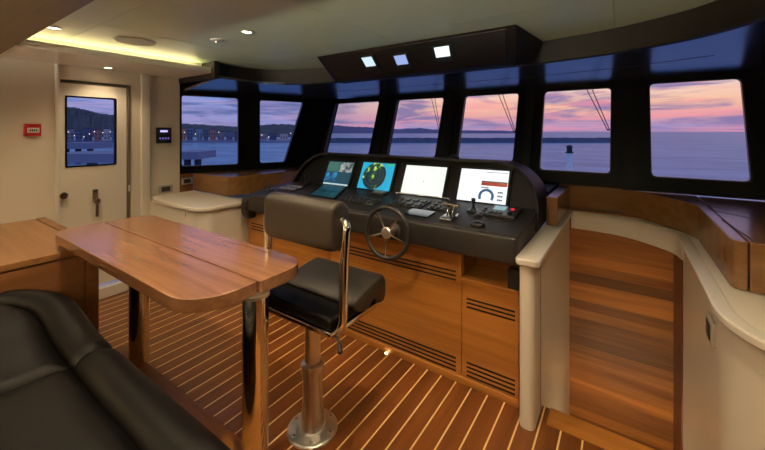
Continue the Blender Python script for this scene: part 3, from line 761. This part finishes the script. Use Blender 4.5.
# dividers between screens
bs = MB()
obj('hood_seam', MB().tube([(x*.9985-.002, yf(z)-.047, z-.002) for x, z in HP[2:]], .004, 8), M_dash, parent=t)

# screens
UP = Vector((0, .48, 1)).normalized(); NRM = Vector((0, -1, .48)).normalized()
def S(x, z, off):      # point on the leaning instrument face
    return Vector((x, yf(z), z))+NRM*off
def slab(mb, x0, x1, z0, z1, o0, o1):
    mb.hexa([S(x0, z0, o0), S(x1, z0, o0), S(x1, z1, o0), S(x0, z1, o0), S(x0, z0, o1), S(x1, z0, o1), S(x1, z1, o1), S(x0, z1, o1)])
    return mb
def em(name, c, s_=1.0, rough=.3):
    return mat(name, (.01, .01, .01, 1), rough=rough, emis=c, estr=s_)
def monitor(x0, x1, z0, z1, m_, label):
    t = thing('monitor', label, 'screen', S((x0+x1)/2, z0-.02, .0), 'navigation screens in the console hood')
    obj('bezel', slab(MB(), x0-.022, x1+.022, z0-.022, z1+.022, .0005, .012), M_hood, parent=t, bevel=.003)
    scn = obj('screen', slab(MB(), x0, x1, z0, z1, .012, .014), m_, parent=t)
    return t, scn
ZB, ZTs = 1.003, 1.215
t1, s1 = monitor(-2.345, -2.04, .998, 1.205, em('camera_screen', srgb(16, 66, 84), 1.0), 'leftmost console screen showing a dark camera grid')
mb = MB(); slab(mb, -2.34, -2.20, 1.115, 1.2, .0142, .0146); obj('camera_view', mb, em('cam_view_a', srgb(70, 120, 110), .8), parent=t1)
mb = MB(); slab(mb, -2.19, -2.045, 1.115, 1.2, .0142, .0146)
def noise_em(name, stops, scale, s_=1.0):
    m = bpy.data.materials.new(name); m.use_nodes = True; N = NT(m.node_tree); b = m.node_tree.nodes['Principled BSDF']
    b.inputs['Base Color'].default_value = (.01, .01, .01, 1); b.inputs['Roughness'].default_value = .3
    t_ = N.n('ShaderNodeTexCoord'); no = N.n('ShaderNodeTexNoise', Scale=scale, Detail=3); N.l(t_.outputs['Object'], no.inputs['Vector'])
    N.l(N.ramp(no.outputs[0], stops), b.inputs['Emission Color']); b.inputs['Emission Strength'].default_value = s_
    MATS[name] = m; return m
obj('camera_view', mb, noise_em('cam_view_b', [(.4, srgb(40, 60, 66)), (.6, srgb(170, 180, 176))], 22), parent=t1)
mb = MB(); slab(mb, -2.34, -2.20, 1.03, 1.108, .0142, .0146); obj('camera_view', mb, noise_em('cam_view_c', [(.4, srgb(10, 50, 100)), (.62, srgb(40, 150, 200))], 18), parent=t1)
mb = MB(); slab(mb, -2.34, -2.045, 1.002, 1.014, .0142, .0146); obj('status_bar', mb, em('status_bar', srgb(190, 215, 215), 1.0), parent=t1)
t2, s2 = monitor(-1.935, -1.60, 1.0, 1.215, em('radar_background', srgb(28, 165, 205), 1.1), 'console screen showing a dark round radar picture on blue')
def disc(mb, cx_, cz_, r_, o0, o1, n=40):
    k_ = math.sqrt(1/(1+.48**2))
    mb.loft([[S(cx_+r_*math.cos(2*PI*i/n), cz_+r_*k_*math.sin(2*PI*i/n), o) for i in range(n)] for o in (o0, o1)])
mb = MB(); disc(mb, -1.785, 1.107, .121, .0142, .0146)
obj('radar_disc', mb, noise_em('radar_picture', [(.0, srgb(12, 26, 40)), (.53, srgb(14, 34, 44)), (.57, srgb(60, 140, 30)), (.60, srgb(190, 210, 60)), (.74, srgb(235, 240, 210))], 17), parent=t2)
mb = MB()
def zring(mb, cx_, cz_, r0, r1, o, a0=0, a1=360, n=40):
    k_ = math.sqrt(1/(1+.48**2)); A = [math.radians(a0+(a1-a0)*i/n) for i in range(n+1)]
    for i in range(n):
        mb.face([S(cx_+r0*math.cos(A[i]), cz_+r0*k_*math.sin(A[i]), o), S(cx_+r1*math.cos(A[i]), cz_+r1*k_*math.sin(A[i]), o), S(cx_+r1*math.cos(A[i+1]), cz_+r1*k_*math.sin(A[i+1]), o), S(cx_+r0*math.cos(A[i+1]), cz_+r0*k_*math.sin(A[i+1]), o)])
for r_ in (.03, .06, .09, .118): zring(mb, -1.785, 1.107, r_, r_+.0018, .0149)
slab(mb, -1.786, -1.784, 1.107, 1.212, .0148, .0150)
obj('radar_rings', mb, em('radar_ring_line', srgb(60, 130, 150), .9), parent=t2)
mb = MB(); slab(mb, -1.68, -1.605, 1.195, 1.212, .0142, .0146); obj('data_box', mb, em('radar_data', srgb(60, 190, 120), 1), parent=t2)
t3, s3 = monitor(-1.488, -1.128, .999, 1.213, em('chart_white', srgb(232, 236, 232), 1.15), 'console screen showing a blank white page')
mb = MB(); slab(mb, -1.306, -1.298, 1.096, 1.102, .0142, .0146); obj('cursor', mb, M_dark, parent=t3)
t4, s4 = monitor(-1.01, -.662, .998, 1.214, em('engine_page_white', srgb(240, 246, 250), 1.15), 'rightmost console screen, white page with red bar and round gauge')
mb = MB(); slab(mb, -.845, -.665, 1.108, 1.132, .0142, .0146); obj('red_bar', mb, em('bar_red', srgb(160, 56, 34), 1), parent=t4)
mb = MB(); slab(mb, -.845, -.665, 1.132, 1.139, .0142, .0146); slab(mb, -.82, -.665, 1.196, 1.199, .0142, .0146); slab(mb, -.845, -.79, 1.092, 1.098, .0142, .0146); obj('header_lines', mb, em('bar_dark', srgb(60, 60, 70), .8), parent=t4)
mb = MB(); zring(mb, -.80, 1.038, .036, .055, .0145, -30, 210); obj('gauge', mb, em('gauge_blue', srgb(42, 84, 122), 1), parent=t4)
mb = MB()
for i in range(3):
    for a, b_ in ((0, .010), (.012, .022), (.024, .034)): slab(mb, -.722+a, -.722+b_, 1.064-.024*i, 1.075-.024*i, .0142, .0146)
obj('figures', mb, em('figures_dark', srgb(40, 60, 90), .8), parent=t4)

# small things on the dash
t = thing('compass_dome', 'small black dome compass on top of the hood', 'compass', (-1.11, 2.63, 1.28))
obj('dome', MB().lathe((-1.11, 2.62, 1.272), [(.045, 0), (.044, .014), (.036, .03), (.018, .04), (0, .043)], n=24), M_plastic, parent=t)
obj('rim', MB().lathe((-1.11, 2.62, 1.270), [(.05, 0), (.05, .008), (.046, .01)], n=24), M_plastic2, parent=t)

def on_dash(x, y, h=0): return Vector((x, y, zdash(y)+h))
def dslab(mb, x0, x1, y0, y1, h0, h1, skew=0):
    z = lambda y, h: zdash(y)+h
    mb.hexa([(x0, y0, z(y0, h0)), (x1, y0, z(y0, h0)), (x1+skew, y1, z(y1, h0)), (x0+skew, y1, z(y1, h0)), (x0, y0, z(y0, h1)), (x1, y0, z(y0, h1)), (x1+skew, y1, z(y1, h1)), (x0+skew, y1, z(y1, h1))])
    return mb
t = thing('touch_panel', 'dim teal touch screen lying in the dash below the leftmost screen', 'screen', on_dash(-2.14, 2.2))
obj('frame', dslab(MB(), -2.16, -1.86, 2.05, 2.42, .0005, .012, -.18), M_hood, parent=t, bevel=.003)
obj('screen', dslab(MB(), -2.15, -1.88, 2.07, 2.40, .012, .0135, -.16), em('touch_screen', srgb(10, 34, 42), 1), parent=t)
mb = MB()
for i in range(3):
    for j in range(2): dslab(mb, -2.14+.085*i-.08*j, -2.07+.085*i-.08*j, 2.09+.16*j, 2.21+.16*j, .0137, .0141, -.06)
obj('tiles', mb, em('touch_tiles', srgb(20, 66, 74), 1), parent=t)

def keypad(x0, x1, y0, y1, nx, ny, label, light=None):
    t = thing('switch_panel', label, 'switch panel', on_dash((x0+x1)/2, y0))
    obj('plate', dslab(MB(), x0, x1, y0, y1, .0005, .01), M_plastic, parent=t, bevel=.002)
    sx, sy = (x1-x0)/nx, (y1-y0)/ny
    for i in range(nx):
        for j in range(ny):
            obj('switch', dslab(MB(), x0+sx*(i+.25), x0+sx*(i+.75), y0+sy*(j+.25), y0+sy*(j+.75), .01, .018), light or M_plastic2, parent=t)
keypad(-1.83, -1.50, 2.06, 2.20, 8, 2, 'black switch panel with two rows of toggles left of the wheel')
keypad(-1.42, -1.16, 2.14, 2.32, 4, 2, 'flat button panel below the white page screen')
keypad(-1.11, -.97, 2.16, 2.34, 3, 3, 'small square keypad between the two white screens')
t = thing('handset', 'pale grey handset lying below the radar screen', 'handset', on_dash(-1.66, 2.33))
obj('body', dslab(MB(), -1.71, -1.58, 2.32, 2.40, .001, .02), M_plastic2, parent=t, bevel=.006)
obj('screen', dslab(MB(), -1.70, -1.60, 2.335, 2.385, .02, .0215), mat('pale_screen', srgb(150, 156, 160), rough=.3), parent=t)
tag(obj('trim_pad', dslab(MB(), -1.19, -1.02, 1.98, 2.10, .001, .012), mat('blue_black_glass', srgb(18, 28, 48), rough=.12, coat=1)), 'dark blue glass pad at the dash edge right of the wheel', 'pad')
# throttle
t = thing('throttle', 'chrome twin throttle lever on the dash', 'throttle', on_dash(-.89, 2.03))
obj('base', dslab(MB(), -.935, -.855, 1.975, 2.10, .0, .022), M_chrome, parent=t, bevel=.008, seg=3)
for sx in (-.018, .018):
    obj('lever', MB().tube([on_dash(-.893+sx, 2.04, .02), on_dash(-.893+sx, 2.055, .05), on_dash(-.893+sx, 2.065, .07)], .007), M_chrome, parent=t)
obj('grip', MB().tube([on_dash(-.945, 2.065, .078), on_dash(-.845, 2.065, .078)], .013, 16), M_chrome, parent=t)
# mouse, joystick, autopilot
mb = MB(); r_ = bmesh.new(); bmesh.ops.create_uvsphere(r_, u_segments=24, v_segments=14, radius=1)
for vtx in r_.verts: vtx.co.z = max(vtx.co.z, 0)
mb.merge(r_, Matrix.Translation(on_dash(-.70, 1.995, .001)) @ Matrix.Diagonal((.045, .032, .028, 1)))
t = thing('mouse', 'black computer mouse at the right front of the dash', 'mouse', on_dash(-.7, 1.995))
obj('shell', mb, mat('gloss_black', (.012, .012, .014, 1), rough=.15, coat=.5), parent=t)
obj('wheel', MB().cyl(on_dash(-.704, 2.012, .024), on_dash(-.696, 2.012, .024), .006), M_plastic2, parent=t)
def joystick(x, y, h, label):
    t = thing('joystick', label, 'joystick', on_dash(x, y))
    obj('base', dslab(MB(), x-.035, x+.035, y-.035, y+.035, .001, .012), M_plastic, parent=t, bevel=.003)
    obj('stick', MB().lathe(on_dash(x, y, .01), [(.024, 0), (.012, .014), (.008, .025), (.009, h*.7), (.014, h*.8), (.013, h), (0, h+.003)], n=18), M_plastic, parent=t)
joystick(-.815, 2.24, .075, 'black joystick below the rightmost screen')
joystick(-2.50, 2.36, .09, 'black joystick at the left of the dash nearest the touch screen')
joystick(-2.66, 2.06, .06, 'black joystick at the left end of the dash')
keypad(-2.62, -2.42, 2.12, 2.28, 5, 2, 'radio keypad with pale keys at the left end of the dash', mat('pale_keys', srgb(150, 160, 176), rough=.4))
keypad(-.78, -.73, 2.14, 2.32, 1, 4, 'narrow upright button strip beside the right joystick')
t = thing('autopilot_panel', 'autopilot panel with small pale display and red lit button', 'control panel', on_dash(-.62, 2.3))
obj('plate', dslab(MB(), -.72, -.54, 2.17, 2.38, .0005, .02), M_plastic, parent=t, bevel=.004)
obj('display', dslab(MB(), -.70, -.625, 2.27, 2.35, .02, .0215), em('pale_lcd', srgb(120, 160, 170), .9), parent=t)
for k_ in range(3): obj('button', dslab(MB(), -.705+.03*k_, -.685+.03*k_, 2.195, 2.225, .02, .027), M_plastic2, parent=t)
obj('knob', MB().lathe(on_dash(-.58, 2.22, .02), [(.014, 0), (.013, .014), (0, .016)], n=18), M_plastic, parent=t)
obj('red_button', MB().lathe(on_dash(-.585, 2.31, .02), [(.012, 0), (.011, .006), (0, .007)], n=18), em('red_lit', (1, .03, .05, 1), 1.0), parent=t)
tag(obj('grab_rail', MB().tube([(-1.5, 2.395, 1.0), (-1.5, 2.375, 1.012), (-1.05, 2.375, 1.012), (-1.05, 2.395, 1.0)], .005, 10), M_steel), 'thin steel rail running below the white screens', 'rail')

# steering wheel
wc = Vector((-1.2, 1.80, .878)); ax = Vector((0, -1, .10)).normalized()
t = thing('steering_wheel', 'black rimmed steering wheel with five chrome spokes', 'steering wheel', wc)
obj('rim', MB().torus(wc, ax, .152, .0135, 64, 14), mat('rim_leather', (.02, .019, .018, 1), rough=.4), parent=t, smooth=80)
obj('hub', MB().lathe(wc-ax*.02, [(.0, 0), (.022, .0), (.034, .015), (.036, .028), (.028, .038), (0, .042)], ax, 28), M_steel, parent=t)
a_ = Vector((1, 0, 0)); b_ = ax.cross(a_)
if b_.z < 0: b_ = -b_
for k_ in range(5):
    th = math.radians(126+72*k_+0); dv = a_*math.cos(th)+b_*math.sin(th)
    obj('spoke', MB().tube([wc+dv*.025, wc+dv*.09-ax*.006, wc+dv*.143], .0065, 10), M_chrome, parent=t)
obj('shaft', MB().cyl(wc-ax*.015, wc-ax*.12, .024), M_steel, parent=t)
obj('shaft_collar', MB().lathe(wc-ax*.105, [(.05, 0), (.045, .02), (.03, .03)], ax, 24), M_plastic, parent=t)

# ------------------------------------------------------------------ overhead instrument box
t = thing('overhead_console', 'dark brown overhead instrument box hanging from the ceiling', 'console', (-1.45, 2.5, 2.16))
TL, TR, BL, BR = (-2.26, 2.255, 2.159), (-.547, 2.26, 2.159), (-2.34, 2.6, 1.975), (-.656, 2.6, 1.97)
mb = MB(); mb.hexa([BL, BR, (-.55, 2.70, 1.972), (-2.36, 2.74, 1.978), TL, TR, (-.49, 2.80, 2.159), (-2.3, 2.74, 2.159)])
obj('housing', mb, M_valance, parent=t, bevel=.012, seg=3)
def F(u, v_, o=0):
    p = (Vector(TL)*(1-u)+Vector(TR)*u)*(1-v_)+(Vector(BL)*(1-u)+Vector(BR)*u)*v_
    n_ = (Vector(BL)-Vector(TL)).cross(Vector(TR)-Vector(TL)).normalized()
    if n_.z > 0: n_ = -n_
    return p+n_*o
def fslab(mb, u0, u1, v0, v1, o0, o1):
    mb.hexa([F(u0, v0, o0), F(u1, v0, o0), F(u1, v1, o0), F(u0, v1, o0), F(u0, v0, o1), F(u1, v0, o1), F(u1, v1, o1), F(u0, v1, o1)]); return mb
obj('front_panel', fslab(MB(), .035, .965, .06, .93, .0, .008), M_box, parent=t, bevel=.003)
def gauge(px, py, pw, ph, c, s_, label):
    # locate on the face by a search so that it sits at this bearing from the helm
    best = None
    for i in range(101):
        for j in range(41):
            p = F(i/100, j/40, .01); dx, dy, dz = p.x, p.y, p.z-1.5
            dep = -.565*dx+.825*dy; qx = 382.5+354*(.825*dx+.565*dy)/dep; qy = 131-354*dz/dep
            e_ = (qx-px)**2+(qy-py)**2
            if best is None or e_ < best[0]: best = (e_, i/100, j/40, dep)
    _, u, v_, dep = best; hw = pw/354*dep/1.72/2*1.12; hh = ph/354*dep/.39/2*1.55
    t = thing('instrument_display', label, 'display', F(u, v_), 'small displays in the overhead box')
    obj('bezel', fslab(MB(), u-hw*1.45, u+hw*1.45, v_-hh*1.25, v_+hh*2.1, .0085, .02), M_plastic, parent=t, bevel=.002)
    obj('screen', fslab(MB(), u-hw, u+hw, v_-hh, v_+hh, .02, .0215), em('overhead_lcd_%d' % int(px), c, s_), parent=t)
    for k_ in range(4): obj('button', fslab(MB(), u-hw+k_*hw*.55, u-hw+k_*hw*.55+hw*.3, v_+hh*1.35, v_+hh*1.75, .02, .023), M_plastic2, parent=t)
gauge(369.5, 60.5, 11, 9, srgb(205, 232, 245), 1.1, 'leftmost small lit display in the overhead box')
gauge(402, 58.5, 12, 9, srgb(160, 180, 235), 1.0, 'middle bluish small display in the overhead box')
gauge(442, 50.5, 14, 9.5, srgb(235, 250, 255), 1.4, 'rightmost and brightest small display in the overhead box')

# ------------------------------------------------------------------ partition, stairwell, right side
t = thing('partition', 'cream half height partition between console and stairwell', 'partition', (-.4, 2.5, 0))
obj('panel', MB().prism(rrect(-.447, -.372, 1.875, 3.24, [0, 0, .03, .03]), -1.3, COPE-.03), M_cream2, parent=t)
obj('coping', MB().prism(rrect(-.462, -.345, 1.855, 3.24, [0, 0, .03, .03]), COPE-.03, COPE+.004), M_cream3, parent=t, bevel=.008, seg=3)
obj('panel_joint', MB().box(-.3655, -.3635, 2.0, 2.003, 0, COPE-.03), M_plastic2, parent=t)
struct('wall_stair_front', MB().box(-.40, .40, 3.24, 3.30, -1.35, .87), M_plank, org=(0, 0, 0))
struct('wall_stair_aft', MB().box(-.38, .33, 2.05, 2.09, -1.35, -.06), M_cream2)
struct('wall_stair_right', MB().box(.285, .33, 2.81, 3.25, -1.35, .84), wood('stair_side_veneer', srgb(70, 34, 16), srgb(104, 56, 26), 'z', rough=.4, coat=.2))
struct('trim_18', MB().box(-.40, .33, 2.09, 3.25, -1.4, -1.35), M_teakx)
# curved cream band over the stair opening
bp_ = catmull([(-.36, 3.225), (-.15, 3.215), (.01, 3.165), (.15, 3.05), (.25, 2.93), (.285, 2.80)], 8)
struct('trim_19', ribbon(bp_, -.055, .715, COPE, -1) if False else ribbon(bp_, .06, .715, COPE, 1), M_cream2, bevel=.004)
# top between band and ledge
poly = [(x, y) for x, y in bp_]+[(.42, 2.8), (.42, 3.3), (-.36, 3.3)]
struct('trim_20', MB().prism(poly, COPE-.02, COPE-.001), M_cream2)
# right cream locker: stair side, rounded corner, aft face
out = [(.28, 2.82)]+[(.28, 1.86)]
arc = catmull([(.28, 1.86), (.281, 1.76), (.30, 1.66), (.345, 1.57), (.42, 1.52), (.55, 1.50), (.912, 1.495)], 8)
t = thing('right_locker', 'cream locker with rounded corner along the right side of the stairwell', 'locker', (.6, 2.2, 0))
obj('body', MB().prism([(p[0]+.012 if p[1] > 1.53 else p[0], p[1]+.012) for p in [(.28, 2.80)]+arc]+[(.915, 2.80)], -1.3, COPE-.028), M_cream2, parent=t)
obj('coping', ribbon([(.268, 2.86), (.268, 2.4)]+[(p[0]-.012, p[1]-.008) for p in arc], .055, COPE-.028, COPE+.004), M_cream3, parent=t, bevel=.006)
obj('top', MB().prism([(.30, 2.82)]+[(p[0]+.02, p[1]+.02) for p in arc[:-1]]+[(.915, 1.52), (.915, 2.82)], COPE-.028, COPE-.002), M_cream2, parent=t)
t = thing('wall_switch', 'chrome rimmed switch on the cream side of the right locker', 'switch', (.285, 1.92, .65))
obj('plate', MB().box(.278, .293, 1.865, 1.975, .655, .75, .003), mat('plate_grey', srgb(168, 162, 150), rough=.4), parent=t)
obj('rocker', MB().box(.2745, .279, 1.885, 1.955, .672, .733, .0015), M_plastic, parent=t)
# wood ledge along the front and right
fp = catmull([(-.455, 3.27), (-.1, 3.30), (.08, 3.22), (.21, 3.06), (.30, 2.93), (.358, 2.80)], 8)+[(.36, 2.03), (.368, 2.005), (.39, 1.995), (.408, 1.995)]
ledge_poly = fp+[(.408, 3.23), (.05, 3.23+.05), (.0, 3.37), (-.455, 3.37)]
led_r = tag(obj('window_ledge', MB().prism(ledge_poly, COPE, LEDGE), M_ledge, bevel=.005), 'curved dark teak ledge under the windows right of the console', 'ledge')
tag(obj('chart_locker', MB().prism([(.412, 1.995), (.915, 1.995), (.915, 3.20), (.412, 3.20)], COPE, LEDGE), M_ledge, bevel=.004), 'teak locker standing on the cream top at the right edge', 'locker')
gv = MB()
for a, b2 in (((.385, 2.70), (.50, 2.58)), ((.50, 2.58), (.56, 2.50)), ((.40, 2.42), (.43, 2.05)), ((.56, 2.50), (.9, 2.44))):
    A_, B_ = Vector(a), Vector(b2); dv = (B_-A_).normalized(); nv = Vector((-dv.y, dv.x))*.003
    gv.prism([tuple(A_-nv), tuple(B_-nv), tuple(B_+nv), tuple(A_+nv)], LEDGE+.0002, LEDGE+.0012)
struct('trim_21', gv, M_dark)
# small wood box between console and right ledge (below window 6)
tag(obj('corner_box', MB().box(-.442, -.372, 2.62, 3.26, COPE+.006, 1.052), M_ledge, bevel=.004), 'small teak box on the partition beside the console hood', 'box')
# black shelf behind console under the front windows
struct('trim_22', MB().box(-2.5, -.46, 2.8, 3.37, 1.0, 1.06), M_black)

# ------------------------------------------------------------------ ceiling fittings
M_spot = mat('lamp_glow', (1, .9, .7, 1), emis=(1.0, .82, .55, 1), estr=14)
def downlight(x, y, z, label, power=1.0, group='recessed ceiling downlights'):
    t = thing('downlight', label, 'ceiling light', (x, y, z), group)
    obj('rim', MB().torus((x, y, z-.002), (0, 0, 1), .034, .005, 32, 8), M_steel, parent=t)
    obj('lens', MB().lathe((x, y, z-.003), [(.0, 0), (.029, 0), (.029, .004), (0, .004)], n=24), M_spot, parent=t)
    ld = bpy.data.lights.new('downlight_beam', 'SPOT'); ld.energy = DOWNLIGHT_W*power; ld.color = DOWN_COL; ld.spot_size = math.radians(125); ld.spot_blend = .9; ld.shadow_soft_size = .03
    lo = bpy.data.objects.new('downlight_beam', ld); COL.objects.link(lo); lo.parent = t; lo.location = (0, 0, -.012)
    return t
downlight(-3.01, .68, ZC, 'lit recessed downlight nearest the brown overhead')
downlight(-3.70, 1.19, ZS, 'lit recessed downlight in the low soffit over the door', .35)
downlight(-2.07, 1.43, ZC, 'lit recessed downlight in the middle of the main ceiling')
# the same row continues above and behind the viewer
for k_, (x, y, p_) in enumerate([(-.98, 1.40, .7), (.02, 1.35, 1.1), (-1.9, .70, 1.4), (-.8, .70, 1.6)]):
    downlight(x, y, ZC, 'recessed downlight above and behind the viewer in the main ceiling', p_, 'downlights above the viewer')
t = thing('ceiling_speaker', 'round flush speaker grille in the ceiling beside the cove', 'speaker', (-2.97, 1.12, ZC))
obj('rim', MB().torus((-2.97, 1.12, ZC-.002), (0, 0, 1), .125, .005, 48, 8), M_white, parent=t)
obj('grille', MB().lathe((-2.97, 1.12, ZC-.004), [(.0, 0), (.12, 0), (.12, .004), (0, .0045)], n=40), mat('speaker_mesh', srgb(176, 180, 176), rough=.6, bump=1, bscale=900), parent=t)
t = thing('sprinkler_head', 'small round sprinkler rose between two ceiling downlights', 'sprinkler', (-2.44, 1.44, ZC))
obj('rose', MB().lathe((-2.44, 1.44, ZC), [(.045, 0), (.043, -.006), (.02, -.009), (0, -.009)], n=28), M_white, parent=t)
obj('head', MB().lathe((-2.44, 1.44, ZC-.008), [(.012, 0), (.008, -.014), (.014, -.016), (0, -.018)], n=14), M_steel, parent=t)
# unseen light strip put below the floor edge to warm the stairwell planks
t = thing('stair_light', 'unseen warm strip light under the floor edge at the top of the stairs', 'light', (-.04, 2.1, -.72))
obj('housing', MB().box(-.28, .2, 2.092, 2.11, -.73, -.69), M_steel, parent=t)
obj('diffuser', MB().box(-.27, .19, 2.11, 2.114, -.725, -.695), M_spot, parent=t)
ld = bpy.data.lights.new('stair_beam', 'AREA'); ld.shape = 'RECTANGLE'; ld.size = .45; ld.size_y = .05; ld.energy = STAIR_W; ld.color = DOWN_COL
lo = bpy.data.objects.new('stair_beam', ld); COL.objects.link(lo); lo.parent = t; lo.location = (0, .03, .02); lo.rotation_euler = (math.radians(105), 0, 0)
# added, unseen uplighters behind the viewer, put in to brighten the ceiling
for k_, x in enumerate((-3.0, -1.9, -.8, .2)):
    t = thing('added_uplighter', 'added uplighter behind the viewer, brightening the ceiling', 'added lamp', (x, -1.6, 1.6), 'added uplighters along the aft wall')
    obj('shade', MB().lathe((x, -1.53, 1.6), [(.03, 0), (.06, .12), (.055, .12), (.027, .004), (0, .004)], n=24), M_steel, parent=t)
    ld = bpy.data.lights.new('added_uplight_beam', 'SPOT'); ld.energy = ADDED_UPLIGHT_W; ld.color = (1, .96, .76); ld.spot_size = math.radians(128); ld.spot_blend = .9; ld.shadow_soft_size = .05
    lo = bpy.data.objects.new('added_uplight_beam', ld); COL.objects.link(lo); lo.parent = t; lo.location = (0, .1, .14); lo.rotation_euler = (math.radians(180-28), 0, 0)
